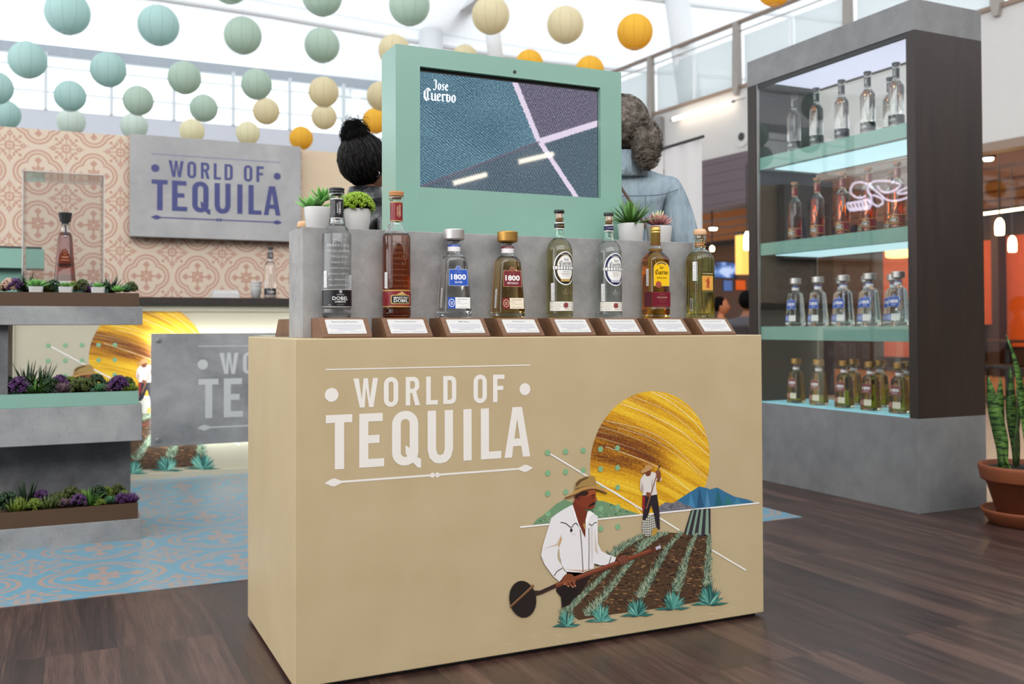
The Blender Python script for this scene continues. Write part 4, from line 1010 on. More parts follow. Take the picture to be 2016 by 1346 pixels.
struct('floor', rwbox(nb(), -8, 14.5, .3, 6, 4.2, 4.45), MT['whitewall'])
# dining room beyond
D1 = paint('dark_brown_interior', '#2a1c16', .7, .1); D2 = paint('orange_interior_wall', '#b3561c', .7, .05); D3 = paint('warm_brown_ceiling', '#94653a', .6, .05)
struct('wall_far', rwbox(nb(), -8, 19, 6.5, 6.7, 0, 4.2), D1)
bm = nb(); rwbox(bm, 8.42, 8.95, 6.42, 6.5, .95, 2.50); rwbox(bm, 6.6, 8.26, 6.42, 6.5, .55, 2.55); rwbox(bm, 10.3, 10.95, 6.42, 6.5, .3, 2.6); struct('trim_9', bm, D2)
struct('ceiling', rwbox(nb(), -8, 19, .25, 6.6, 3.28, 3.40), D3)
bm = nb()
for k in range(6): rwbox(bm, -8, 19, .7+k*1.05, .95+k*1.05, 3.02, 3.28)
struct('trim_5', bm, paint('dark_ceiling_beam', '#4a301c', .6))
bm = nb()
for k in range(5): rwbox(bm, -7.5, 18.5, .96+k*1.05, 1.0+k*1.05, 3.10, 3.20)
struct('trim_6', bm, emit('hidden_warm_fill_strip', '#ffb667', 15))  # added glowing strips, hidden behind the beams, to light the dining room
struct('wall_north', rwbox(nb(), 19, 19.2, .2, 6.6, 0, 4.4), D1)
struct('wall_south', rwbox(nb(), -8.1, -7.9, .2, 6.6, 0, 4.4), D1)
bm = nb(); rwbox(bm, 6.75, 7.0, -.02, .3, 0, 2.98); rwbox(bm, 8.27, 8.41, 6.2, 6.4, 0, 3.1); rwbox(bm, 12.5, 12.8, 4.8, 5.1, 0, 3.1); struct('column_6', bm, paint('dark_wood_post', '#2a1914', .5))
struct('window_3', rwbox(nb(), -4, 5.9, .10, .11, .0, 2.88), MT['store'])
struct('wall_east', rwbox(nb(), 7.1, 14.4, .05, .2, 0, .95), paint('dark_bar_front', '#1c1310', .6))

# balcony railing on top of the wall
def railing():
    t = thing('balcony_railing', 'grey metal railing with pale glass panels above the white wall', 'railing')
    frost = Nd('pale_balcony_glass'); frost.bsdf(srgb('#d5e0e2'), .15, Alpha=.55)
    gap = 2.07; s0 = 8.25
    posts = [s0+gap*k for k in range(-5, 3)]
    obj('handrail', rwbox(nb(), -2.5, 14, -.03, .03, 5.42, 5.47), paint('brown_handrail', '#7d6a5c', .4), t)
    obj('mid_rail', rwbox(nb(), -2.5, 14, -.01, .01, 5.30, 5.315), MT['steel'], t)
    for s in posts:
        bm = nb()
        v = [bm.verts.new(rwp(s+a, o, z)) for z, hw in ((4.36, .028), (4.5, .062), (5.44, .045)) for (a, o) in ((-hw, -.07), (hw, -.07), (hw, .02), (-hw, .02))]
        for r_ in (0, 4):
            for i in range(4): bm.faces.new((v[r_+i], v[r_+(i+1) % 4], v[r_+4+(i+1) % 4], v[r_+4+i]))
        bm.faces.new(v[:4]); bm.faces.new(v[8:])
        obj('post', bm, MT['rail'], t)
        if s < 13:
            for a, b in ((.10, gap/2-.06), (gap/2+.06, gap-.10)): obj('glass_panel', rwbox(nb(), s+a, s+b, .03, .045, 4.46, 5.24), frost.m, t)
            obj('glass_clamp', rwbox(nb(), s+gap/2-.03, s+gap/2+.03, .02, .05, 4.46, 5.24), paint('white_clamp', '#dfe6e8', .4), t)
railing()
# ================================================================ THINGS IN THE HALL
def tube_light(name, label, a, b, r, strength, c='#fff0d8', watts=0):
    t = thing(name, label, 'light')
    bm = nb(); tube(bm, [a, b], r, 10); l = obj('light_tube', bm, emit('warm_tube_glow', c, strength), t, smooth=True)
    d = (Vector(b)-Vector(a)).normalized()
    for p, s in ((Vector(a), -1), (Vector(b), 1)): bm = nb(); tube(bm, [p, p+d*s*.07], r*.8, 8); obj('end_cap', bm, MT['steel'], t)
    bm = nb(); tube(bm, [Vector(b)+d*.07, Vector(b)+d*.30], r*.3, 6); obj('bracket', bm, MT['steel'], t)
    return t
tube_light('wall_light', 'long warm tube light mounted on the white wall below the railing', rwp(9.60, -.13, 4.25), rwp(8.27, -.13, 4.25), .028, 7, watts=14)
for k, (x0, x1, z) in enumerate(((4.75, 5.25, 3.05), (7.3, 8.3, 3.9), (3.85, 4.3, 2.72))):
    tube_light('wall_light', 'warm tube light on the grey hall wall behind, %s' % ('nearest the middle', 'farthest right', 'farthest left')[k], (x0, -7.85, z), (x1, -7.85, z+.14), .028, 26)
t = thing('ceiling_speaker', 'small round white speaker on the white wall beside the display cabinet', 'speaker')
c_ = rwp(8.17, -.015, 3.73)
def wdisc(r0, r1, off, th):
    bm = nb(); rings = [[tuple(rwp(8.17+rr*math.cos(2*PI*i/28), o, 3.73+rr*math.sin(2*PI*i/28))) for i in range(28)] for rr, o in ((r1, off), (r1, off-th), (r0, off-th))]
    return loft(bm, rings, True, True)
obj('rim', wdisc(.13, .15, .0, .02), MT['white'], t); obj('grille', wdisc(.055, .06, -.02, .012), MT['darkgrey'], t)
tag(obj('wall_panel', rwbox(nb(), 10.0, 10.75, -.10, -.02, 3.87, 4.38), paint('mid_grey_panel', '#8d8a8a', .6)), 'mid grey square panel high on the white wall behind the curly-haired person', 'panel')

# fabric roll-up screens
def screen(y0, y1, x, label):
    t = thing('display_banner', label, 'banner', group=None)
    bm = nb(); n = 14; rows = []
    for j in range(2):
        rows.append([bm.verts.new((x+.006*math.sin(i*1.1)-.02, y0+(y1-y0)*i/n, (.06, 2.32)[j])) for i in range(n+1)])
    for i in range(n): bm.faces.new((rows[0][i], rows[0][i+1], rows[1][i+1], rows[1][i]))
    o = obj('fabric_sheet', bm, MT['fabric'], t, smooth=True); s_ = o.modifiers.new('thick', 'SOLIDIFY'); s_.thickness = .002
    bm = nb(); tube(bm, [(x-.02, y0-.02, 2.335), (x-.02, y1, 2.335)], .012, 8); obj('top_bar', bm, MT['darkgrey'], t)
    obj('base_housing', bx(x-.10, x+.06, y0, y1, .0, .07), MT['steel'], t)
    bm = nb(); tube(bm, [(x+.03, (y0+y1)/2, .05), (x+.01, (y0+y1)/2, 2.33)], .010, 8); obj('support_pole', bm, MT['steel'], t)
def fabric():
    d = Nd('white_banner_fabric'); b = d.n('BsdfDiffuse', {'Color': srgb('#dcd8d6')}); t = d.n('BsdfTranslucent', {'Color': srgb('#dcd8d6')})
    mx = d.n('MixShader', {0: .35}); d.t.links.new(b.outputs[0], mx.inputs[1]); d.t.links.new(t.outputs[0], mx.inputs[2]); d.t.links.new(mx.outputs[0], d.out.inputs[0]); return d.m
MT['fabric'] = fabric()
screen(3.29, 3.78, 3.74, 'white roll-up fabric banner nearest the display cabinet')
screen(3.82, 4.60, 3.76, 'white roll-up fabric banner partly behind the curly-haired person')

# ---- back wall, bar
def backbar():
    t = thing('bar_counter', 'cream back bar with dark counter edge and golden landscape print', 'bar')
    obj('bar_front', bx(-.83, 3.0, 3.89, 4.0, 0.0, 1.075), MT['creamwall'], t)
    obj('end_panel', bx(-1.6, -.835, 3.87, 4.0, 0, 1.075), MT['creamwall'], t)
    bm = nb(); box(bm, -.83, 3.0, 3.875, 3.89, 1.045, 1.075); box(bm, -.83, -.80, 3.875, 3.89, 0, 1.045); box(bm, -.83, 3.0, 3.875, 3.89, 0, .035); obj('frame_moulding', bm, MT['creamwall'], t)
    obj('countertop', bx(-1.6, 3.02, 3.83, 4.69, 1.092, 1.132), MT['darkwood'], t)
    obj('counter_support', bx(-1.6, 3.0, 3.88, 4.69, 1.075, 1.092), MT['creamwall'], t)
    class F2:
        s = 1.558
        def __call__(s_, x, y, *r):
            p = at(980+x/2.639, 750+y/2.639, 'Y', 0); return (-.618+(p.x-.735)*1.558, .838+(p.z-.576)*1.558)
    F = F2(); a = bpy.data.objects.new('landscape_print', None); 
    col.objects.link(a); a.location = (0, 3.8895, 0)
    a.parent = t
    zc = F(900, 679)[1]; sun_print('sun_disc', a, F, -.618+(1.0955-.735)*1.558, .838+(.5255-.576)*1.558, .2178*1.558, zc)
    artwork('collage', a, F, 1, .00065*1.558, 5)
backbar()
def sign(name, label, x0, x1, z0, z1, yf, th, mat, lc, lx, lz, lw, cat='sign', line_c=None):
    t = thing(name, label, cat); obj('panel', bx(x0, x1, yf, yf+th, z0, z1), mat, t, bevel=.002)
    P = Print(lambda x, z, l: (x, yf-l, z), .0004); logo(P, lx, lz, lw, lc, 1, line_c); P.build('lettering', t, MT['print']); return t
struct('wall_back', bx(-2.6, 1.085, 4.69, 4.79, 0, 2.282), MT['wall_tile'])
struct('wall_back', bx(1.085, 2.75, 4.69, 4.79, 0, 2.275), MT['peachwall'])
# sign on the patterned wall
q0 = at(298, 301, 'Y', 4.585); q1 = at(553, 318, 'Y', 4.585)
sign('wall_sign', 'grey concrete-look sign with blue lettering hanging on the patterned wall', -.122, 1.053, 1.573, 2.281, 4.59, .09, MT['conc_sign'], '#31356c', q0.x, (at(298, 428, 'Y', 4.585).z), q1.x-q0.x, line_c='#66678c')
# standing-off grey panel on the bar
q0 = at(390, 681, 'Y', 3.80); q1 = at(390, 843, 'Y', 3.80); wv = (q0.z-q1.z)/.498
t = sign('bar_sign', 'large grey panel with white lettering standing off the front of the bar, lit from behind', -.046, 1.30, .208, .907, 3.81, .02, MT['conc'], '#b9bab7', q0.x, q1.z-.002, wv)
bm = nb()
for x in (-.003, 1.257):
    for z in (.250, .865):
        b2 = nb(); rings = [[(x+r_*math.cos(2*PI*i/16), y, z+r_*math.sin(2*PI*i/16)) for i in range(16)] for r_, y in ((.013, 3.81), (.013, 3.798), (.010, 3.795))]
        loft(b2, rings); b = obj('standoff_bolt', b2, MT['steel'], t)
        b3 = nb(); tube(b3, [(x, 3.83, z), (x, 3.888, z)], .006, 8); obj('spacer', b3, MT['steel'], b)
bm = nb(); box(bm, -.030, 1.28, 3.830, 3.838, .222, .236); box(bm, -.030, 1.28, 3.830, 3.838, .880, .894); box(bm, -.032, -.018, 3.830, 3.838, .222, .894); box(bm, 1.27, 1.284, 3.830, 3.838, .222, .894)
l = obj('led_strip', bm, emit('white_led_strip', '#f2fbff', 20), t); l['label'] = 'glowing white strip behind the panel edge'

# things on the bar counter
bl = dobel('diamante', 'clear tequila bottle with black band standing on the back bar under the blue-lettered sign', (.745, 4.15, 1.132))
def cups(x, y):
    t = thing('paper_cup_stack', 'short stack of white paper cups beside the bottle on the back bar', 'cups', (x, y, 1.132))
    for k in range(3):
        bm = nb(); z = k*.022; lathe(bm, [(z, .026), (z+.075, .036), (z+.078, .0375), (z+.080, .036), (z+.076, .035), (z+.004, .0245)], 28)
        tag(obj('paper_cup', bm, MT['paper'], t, smooth=True), None, None) if False else obj('cup', bm, MT['paper'], t, smooth=True)
cups(.655, 4.18)
t = thing('napkin_box', 'low white box of napkins on the back bar left of the cups', 'box', (.452, 4.2, 1.132))
obj('tray', bx(-.085, .085, -.07, .07, 0, .045), MT['paper'], t, bevel=.003); obj('napkins', bx(-.078, .078, -.062, .062, .045, .062), MT['paper'], t)
t = thing('green_display_block', 'green block with a dark top on the back bar seen through the clear case', 'block', (-.80, 4.25, 1.132))
obj('body', bx(-.30, .152, -.12, .14, .18, .30), MT['green'], t); obj('stand', bx(-.1, .05, -.05, .08, 0, .18), MT['greensheen'], t); obj('top_tray', bx(-.30, .14, -.10, .14, .30, .315), MT['darkgrey'], t)

# ---- main display counter
def Fbox():
    class F1:
        s = 1.0
        def __call__(s_, x, y, *r):
            p = at(980+x/2.639, 750+y/2.639, 'Y', 0); return (p.x, p.z)
    return F1()
BW, BD, BH = 1.5244, .6875, .914
def counter():
    t = thing('display_counter', 'cream boxed display counter printed with large white lettering and a desert farming collage', 'counter')
    d = Nd('cream_counter_laminate'); v = d.coord(); c = d.xyz()
    n = d.noise(v, 6, 4); base = d.ramp(n, [(.3, srgb('#b5a07b')), (.7, srgb('#bba783'))])
    sc = d.noise(d.vec(c[0]*7-c[2]*4, c[2]*160+c[0]*26, 0.0), 1.0, 3, .7)
    gate = d.step(c[2], .125, .02)*d.step(c[0], .15, .9)*d.step(d.noise(d.vec(c[0]*9, c[2]*14, 0.0), 1, 2), .42, .6)
    scuff = d.step(sc, .60, .66)*gate*.65
    d.bsdf(d.mix(scuff, base, srgb('#ded3c0')), .48)
    obj('body', bx(0, BW, 0, BD, .012, BH), [d.m], t, bevel=.003)
    obj('plinth', bx(.02, BW-.02, .02, BD-.02, 0, .012), MT['black'], t)
    P = Print(lambda x, z, l: (x, -l, z), .0003); logo(P, .079, .5328, .601, '#e4ddd4'); o = P.build('lettering', t, MT['print']); o['label'] = 'white WORLD OF TEQUILA lettering'
    F = Fbox(); zc = F(900, 679)[1]
    s = sun_print('sun_disc', t, F, 1.0955, .5255, .2178, zc)
    o = artwork('farming_collage', t, F, 1, .00065, 3); o['label'] = 'printed farm worker with long-handled blade, agave rows and blue mountains'
counter()
def riser():
    t = thing('riser_block', 'long pitted grey concrete-look riser standing on the cream counter behind the bottles', 'riser')
    obj('block', bx(.056, 1.372, .160, .333, BH, 1.2225), MT['conc_riser'], t, bevel=.0015)
    bm = nb(); tube(bm, [(.33, .158, 1.238), (.33, .166, 1.238)], .004, 8)
riser()
# wooden plaque blocks and bottles
TITLES = ['Maestro Dobel® Diamante.', 'Maestro Dobel® Añejo.', '1800 Silver.', '1800 Reposado.', 'Jose Cuervo Tradicional Reposado.', 'Jose Cuervo Tradicional Silver.', 'Jose Cuervo Especial Gold.', 'Gran Centenario Reposado.']
WHO = ['the clear black-banded bottle', 'the amber red-banded bottle', 'the silver-capped bottle', 'the gold-capped bottle', 'the pale gold oval-label bottle', 'the clear oval-label bottle', 'the yellow-label bottle', 'the fluted wood-stoppered bottle']
def plaque(i, front=True):
    x0 = .0795+.1745*i; w = .134; z0, z1 = BH, .969
    if front:
        t = thing('plaque_block', 'brown wooden wedge block with a white card reading %s under %s' % (TITLES[i].split(' ')[0] if i < 4 else TITLES[i].rsplit(' ', 1)[1].strip('.'), WHO[i]), 'plaque', (x0, 0, z0), group='wooden wedge plaque blocks along the counter front')
        lab = {0: 'black-banded clear', 1: 'red-banded amber', 2: 'silver-capped', 3: 'gold-capped', 4: 'pale gold oval-label', 5: 'clear oval-label', 6: 'yellow-label', 7: 'fluted wood-stoppered'}[i]
        t['label'] = 'brown wedge block with white info card under the %s bottle' % lab
        bm = nb(); prismx(bm, [(.018, 0), (.018, .006), (.068, .055), (.159, .055), (.159, 0)], 0, w)
        obj('block', bm, MT['blockwood'], t, bevel=.0012)
        n = Vector((0, -.049, .050)).normalized(); u = Vector((0, .050, .049)).normalized()
        mp = lambda x, y, l: tuple(Vector((0, .018, .006))+Vector((x, 0, 0))+u*y+n*(l+.0016))
        bm = nb(); a = [Vector((0, .018, .006))+Vector((x, 0, 0))+u*y for x, y in arcbox(.014, .120, .007, .062, .003)]
        lo_ = [bm.verts.new(p+n*.0001) for p in a]; hi = [bm.verts.new(p+n*.0016) for p in a]
        bm.faces.new(hi); bm.faces.new(lo_[::-1])
        for k in range(len(a)): bm.faces.new((lo_[k], lo_[(k+1) % len(a)], hi[(k+1) % len(a)], hi[k]))
        cdo = obj('info_card', bm, MT['paper'], t); cdo['label'] = 'white card with navy text'
        P = Print(mp, .0002); rs = random.Random(i)
        L = len(TITLES[i]); P.text(TITLES[i], .067, .0525, .0052, '#2b2c55', 0, min(.088, L*.0030))
        for r_ in range(4):
            wl = (.092, .096, .088, .05)[r_]*rs.uniform(.93, 1); x = .067-wl/2; y = .0400-r_*.0062
            while x < .067+wl/2-.002:
                ww = min(rs.uniform(.003, .010), .067+wl/2-x); P.rect(x, x+ww, y-.0009, y+.0009, '#8f90a8', 0); x += ww+.0013
        P.line([(.024, .0128), (.060, .0128)], .0005, '#4a4c78', 0); P.line([(.074, .0128), (.110, .0128)], .0005, '#4a4c78', 0); P.disc(.023, .0128, .0011, '#2b2c55', 0); P.disc(.111, .0128, .0011, '#2b2c55', 0)
        P.build('card_print', cdo, MT['print'])
    else:
        t = thing('plaque_block', '', 'plaque', (x0, 0, z0), group='wooden wedge plaque blocks along the counter back')
        t['label'] = 'brown wedge block at the back left corner of the cream counter'
        bm = nb(); prismx(bm, [(.35, 0), (.35, .055), (.602, .055), (.650, .006), (.650, 0)], 0, w); obj('block', bm, MT['blockwood'], t, bevel=.0012)
for i in range(8): plaque(i)
plaque(0, False)
ZB = .9692; YB_ = .113
XB = lambda i: .1405+.1747*i
dobel('diamante', 'tall clear bottle with black band label, first from the left on the counter', (XB(0), YB_, ZB))
dobel('anejo', 'tall amber bottle with dark red band label and cork stopper on the counter', (XB(1)-.002, YB_, ZB))
b1800('silver', 'clear trapezoid bottle with blue 1800 label and silver cap on the counter', (XB(2)-.001, YB_, ZB), liq='liq_clear')
b1800('reposado', 'gold trapezoid bottle with red 1800 label and gold cap on the counter', (XB(3)-.003, YB_, ZB))
tradicional('reposado', 'round-shouldered pale gold bottle with oval cream label and black stopper', (XB(4)-.002, YB_, ZB))
tradicional('plata', 'round-shouldered clear bottle with oval navy-edged label on the counter', (XB(5), YB_, ZB))
especial('square-shouldered golden bottle with yellow arched label and gold screw cap', (XB(6), YB_, ZB))
centenario('fluted pale bottle with orange picture label and wooden stopper', (XB(7)+.001, YB_, ZB))
centenario('fluted bottle behind the left end of the riser, only its wooden stopper showing', (.115, .395, ZB), st=False)
def acr(name, label, x0, x1, y0, y1):
    t = thing(name, label, 'holder'); obj('clear_sheet', bx(x0, x1, y0, y1, BH+.001, BH+.004), MT['acryl'], t); obj('clear_lip', bx(x0, x1, y0, y0+.003, BH+.004, BH+.010), MT['acryl'], t)
acr('acrylic_card_holder', 'small clear acrylic card holder lying on the right end of the counter', 1.42, 1.512, .05, .20)
acr('acrylic_card_holder', 'small clear acrylic card holder lying on the back left corner of the counter', .01, .075, .40, .66)
# ---- screen totem
def totem():
    t = thing('screen_totem', 'mint green totem holding a wide video screen behind the riser', 'screen')
    x0, x1, y0, y1, z0, z1 = .388, 1.206, .345, .487, BH, 1.8235
    sx0, sx1, sz0, sz1 = .4680, 1.1225, 1.382, 1.762
    bm = nb(); box(bm, x0, sx0, y0, y1, z0, z1); box(bm, sx1, x1, y0, y1, z0, z1); box(bm, sx0, sx1, y0, y1, z0, sz0); box(bm, sx0, sx1, y0, y1, sz1, z1); box(bm, sx0, sx1, y0+.03, y1, sz0, sz1)
    bmesh.ops.remove_doubles(bm, verts=bm.verts[:], dist=1e-6)
    o = obj('frame', bm, MT['green'], t)
    bz = obj('bezel', bx(sx0+.0005, sx1-.0005, y0+.018, y0+.029, sz0+.0005, sz1-.0005), MT['black'], t)
    d = Nd('screen_picture'); c = d.xyz(); X = (c[0]-sx0)/(sx1-sx0); Z = (c[2]-sz0)/(sz1-sz0)   # 0..1, aspect 1.72
    ax = X*1.72
    # crop rows sweep diagonally in curves
    wob = d.noise(d.vec(X*3, Z*3, 0.), 1, 2)
    rowsA = ((ax*.62+Z*1.0+(ax*Z)*.18+wob*.14)*250).sin(); dots = ((ax*1.0-Z*.55)*420).sin()
    tex = d.noise(d.vec(ax*60, Z*60, 0.), 1, 4, .7)
    left = d.ramp(rowsA*.13+dots*.04+tex*1.0+wob*.25-.12, [(.2, srgb('#2a3d4d')), (.5, srgb('#4f7284')), (.85, srgb('#8fb3c0'))])
    rowsB = ((ax*1.0+Z*.52+X*Z*.2)*230+tex*4).sin()
    right = d.ramp(rowsB*.10+tex*.95+.03, [(.25, srgb('#3f3f4e')), (.55, srgb('#6a6578')), (.85, srgb('#a69fb4'))])
    low = d.ramp(rowsB*.11+tex*.9+.04, [(.25, srgb('#33424d')), (.6, srgb('#5d6f7c')), (.9, srgb('#9aa5b2'))])
    jit = (tex-.5)*.035
    # roads: one steep, one rising right, one thin falling left
    steep = X-(.508+(1.0-Z)*.270+((1.0-Z)-.5).max(0.)*.18)+jit
    rise = Z-(.475+(X-.66)*.62)+jit
    sideR = d.step(steep, -.002, .002); above = d.step(rise, -.004, .004)
    img = d.mix(sideR, left, right)
    img = d.mix(sideR*(1.0-above), img, low)
    thin = Z-(.475+(X-.66)*.72)+jit*1.4
    img = d.mix((1.0-sideR)*(1.0-d.step(thin, -.01, .01)), img, low)
    road = (1.0-d.step(steep.abs(), .013, .020)).max((1.0-d.step(rise.abs(), .022, .036))*sideR)
    img = d.mix(road, img, srgb('#dccfe2'))
    img = d.mix((1.0-sideR)*(1.0-d.step(thin.abs(), .004, .016))*.7, img, srgb('#6c5d6e'))
    d.bsdf(srgb('#050507'), .02, Emission_Color=img, Emission_Strength=1.1)
    s = obj('screen', bx(sx0+.0005, sx1-.003, y0+.0165, y0+.018, sz0+.001, sz1-.012), d.m, t); s['label'] = 'glossy screen showing an aerial view of crop rows'
    P = Print(lambda x, z, l: (x, y0+.0164-l, z), .0003)
    q = [at(846, 172, 'Y', y0+.016), at(895, 190, 'Y', y0+.016)]
    P.black('Jose', .5440, 1.6985, .0200, '#eef4fb', 0, .054); P.black('Cuervo', .5410, 1.6625, .0235, '#eef4fb', 0, .112)
    P.build('screen_logo', s, attr_mat('glowing_logo', .3, .9))
    bm = nb(); zc = 1.7805; xc = .797
    loft(bm, [[(xc+r_*math.cos(2*PI*i/20), y, zc+r_*math.sin(2*PI*i/20)) for i in range(20)] for r_, y in ((.0055, y0+.001), (.0055, y0-.0015), (.004, y0-.002))]); obj('camera_lens', bm, MT['black'], t)
    bm = nb(); tube(bm, [(x0, .40, 1.262), (x0-.006, .40, 1.262)], .005, 10); obj('side_screw', bm, MT['steel'], t)
totem()

# ---- pots on the riser
def pot(label, cx, kind, r0, r1, h, mats, fn):
    t = thing('potted_succulent', label, 'plant', (cx, .2465, 1.2225))
    bm = nb(); lathe(bm, [(0, r0*.96), (.002, r0), (h-.002, r1), (h, r1-.0008), (h, r1-.003), (h-.010, r1-.0045), (h-.012, r1-.005)], 44, cap1=True)
    obj('pot', bm, MT['potwhite'], t, smooth=False).data.polygons.foreach_set('use_smooth', [True]*0 or [abs(p.normal.z) < .9 for p in t.children[0].data.polygons])
    bm = nb(); rs = random.Random(5)
    for k in range(60):
        a = rs.random()*2*PI; q = (r1-.008)*math.sqrt(rs.random()); sphere(bm, (q*math.cos(a), q*math.sin(a), h-.007+rs.random()*.003), rs.uniform(.003, .006), 6, 4)
    obj('gravel', bm, paint('black_gravel', '#17140f', .6), t, smooth=True)
    return t
rs = random.Random(11)
t = pot('small white pot with a broad-leaved bright green succulent, left end of the riser', .118, 0, .0315, .0375, .066, None, None)
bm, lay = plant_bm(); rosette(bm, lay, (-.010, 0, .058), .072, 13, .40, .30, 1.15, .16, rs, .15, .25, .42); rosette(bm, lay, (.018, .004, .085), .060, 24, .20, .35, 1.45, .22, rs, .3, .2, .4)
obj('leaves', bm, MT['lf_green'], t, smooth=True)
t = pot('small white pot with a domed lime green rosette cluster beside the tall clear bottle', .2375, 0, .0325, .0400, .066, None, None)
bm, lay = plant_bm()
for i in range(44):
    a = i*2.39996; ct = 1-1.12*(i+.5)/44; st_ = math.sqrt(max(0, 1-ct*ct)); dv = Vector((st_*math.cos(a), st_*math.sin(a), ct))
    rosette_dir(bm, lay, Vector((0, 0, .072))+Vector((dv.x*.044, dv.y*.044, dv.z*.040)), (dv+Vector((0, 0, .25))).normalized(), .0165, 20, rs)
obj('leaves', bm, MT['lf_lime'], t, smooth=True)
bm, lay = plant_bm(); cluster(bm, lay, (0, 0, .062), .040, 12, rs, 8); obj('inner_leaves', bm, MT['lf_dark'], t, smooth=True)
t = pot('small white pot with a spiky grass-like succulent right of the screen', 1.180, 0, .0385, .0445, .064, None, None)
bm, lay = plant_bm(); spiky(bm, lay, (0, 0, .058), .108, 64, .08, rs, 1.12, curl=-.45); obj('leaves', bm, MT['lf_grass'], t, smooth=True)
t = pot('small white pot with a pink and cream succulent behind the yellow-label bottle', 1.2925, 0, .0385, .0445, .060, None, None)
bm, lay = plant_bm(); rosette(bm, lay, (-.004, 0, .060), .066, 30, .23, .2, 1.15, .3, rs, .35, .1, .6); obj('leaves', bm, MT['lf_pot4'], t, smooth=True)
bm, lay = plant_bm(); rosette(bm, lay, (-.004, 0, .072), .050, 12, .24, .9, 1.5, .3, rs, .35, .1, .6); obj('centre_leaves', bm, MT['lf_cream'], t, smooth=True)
# ================================================================ left planter unit
XR = -.219
def left_unit():
    t = thing('tiered_planter_stand', 'tall tiered concrete-look stand at the left edge holding planter trays', 'stand')
    obj('base_slab', bx(-1.9, XR, 2.10, 2.62, 0, .092), MT['conc'], t, bevel=.002)
    obj('lower_back_panel', bx(-1.9, -.252, 2.34, 2.60, .092, .442), MT['conc_dark'], t)
    obj('middle_slab', bx(-1.9, XR, 2.10, 2.62, .440, .600), MT['conc'], t, bevel=.002)
    obj('upper_column', bx(-1.9, -.755, 2.16, 2.60, .600, .957), MT['conc_dark'], t)
    obj('upper_slab', bx(-1.9, -.2185, 2.10, 2.62, .957, 1.0375), MT['conc'], t, bevel=.002)
left_unit()
def trough(name, label, x0, x1, y0, y1, z0, z1, mat, soil=True):
    t = thing(name, label, 'planter')
    bm = nb(); w = .006
    box(bm, x0, x1, y0, y0+w, z0, z1); box(bm, x0, x1, y1-w, y1, z0, z1); box(bm, x0, x0+w, y0+w, y1-w, z0, z1); box(bm, x1-w, x1, y0+w, y1-w, z0, z1); box(bm, x0+w, x1-w, y0+w, y1-w, z0, z0+w)
    obj('box', bm, mat, t)
    if soil:
        bm = nb(); box(bm, x0+w, x1-w, y0+w, y1-w, z0+w, z1-.012)
        rs = random.Random(9)
        for k in range(260): sphere(bm, (rs.uniform(x0+.02, x1-.02) if k % 3 else rs.uniform(-.9, x1-.02), rs.uniform(y0+.015, y1-.015), z1-.012), rs.uniform(.004, .009), 6, 4)
        s = obj('gravel', bm, paint('brown_gravel', '#5a4634', .8, .4), t)
    return t
trough('planter_box', 'brown metal planter box on the lowest slab', -1.88, -.2345, 2.112, 2.325, .093, .162, MT['brownmetal'])
trough('planter_box', 'mint green planter box on the middle slab', -1.88, -.2335, 2.112, 2.35, .601, .661, MT['green'])
t = thing('planter_tray', 'solid brown tray on the top slab in front of the clear case', 'tray'); obj('tray', bx(-1.88, -.233, 2.106, 2.40, 1.0385, 1.098), MT['brownmetal'], t)
PR = {}
def prot(kind, mat, seed, s):
    k = (kind, mat, seed, s)
    if k not in PR:
        bm = plant(kind, mat, seed, s); me = bpy.data.meshes.new(kind+'_plant'); bm.to_mesh(me); bm.free(); me.materials.append(MT[mat])
        for p in me.polygons: p.use_smooth = True
        PR[k] = me
    return PR[k]
CN = {'lf_green': 'bright green', 'lf_mid': 'blue-green', 'lf_grass': 'grass green', 'lf_lime': 'lime green', 'lf_dark': 'dark green', 'lf_olive': 'olive green', 'lf_purple': 'purple', 'lf_pink': 'orange-pink', 'lf_mauve': 'mauve', 'lf_cream': 'cream'}
KN = {'rosette': 'rosette', 'aloe': 'pointed-leaf', 'spiky': 'spiky', 'cluster': 'rosette-cluster', 'fingers': 'tufted', 'bushy': 'bushy'}
def row(items, z, where, yfront):
    """items run from right to left: (x, dy, kind, mat, size)"""
    for i, (x, dy, kind, mat, s) in enumerate(items):
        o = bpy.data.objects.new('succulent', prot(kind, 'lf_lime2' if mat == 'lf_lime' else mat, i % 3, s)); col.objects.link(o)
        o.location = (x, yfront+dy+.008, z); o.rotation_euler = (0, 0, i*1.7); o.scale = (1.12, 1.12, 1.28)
        tag(o, '%s %s succulent, %s from the right %s' % (CN[mat], KN[kind], NTH[i], where), 'plant', 'succulents '+where)
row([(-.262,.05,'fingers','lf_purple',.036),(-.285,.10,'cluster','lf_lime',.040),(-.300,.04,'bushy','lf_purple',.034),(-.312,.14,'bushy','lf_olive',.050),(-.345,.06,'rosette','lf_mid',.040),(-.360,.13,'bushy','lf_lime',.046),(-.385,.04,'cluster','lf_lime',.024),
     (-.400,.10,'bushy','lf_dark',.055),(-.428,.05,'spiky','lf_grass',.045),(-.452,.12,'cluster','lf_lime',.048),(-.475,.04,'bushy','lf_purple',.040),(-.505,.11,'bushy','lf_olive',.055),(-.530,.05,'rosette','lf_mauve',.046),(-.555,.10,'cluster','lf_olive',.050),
     (-.592,.05,'fingers','lf_olive',.045),(-.625,.11,'bushy','lf_purple',.050),(-.650,.045,'cluster','lf_lime',.042),(-.685,.10,'spiky','lf_dark',.072),(-.715,.05,'fingers','lf_lime',.045),(-.755,.08,'bushy','lf_dark',.055)], .152, 'in the lowest brown planter', 2.112)
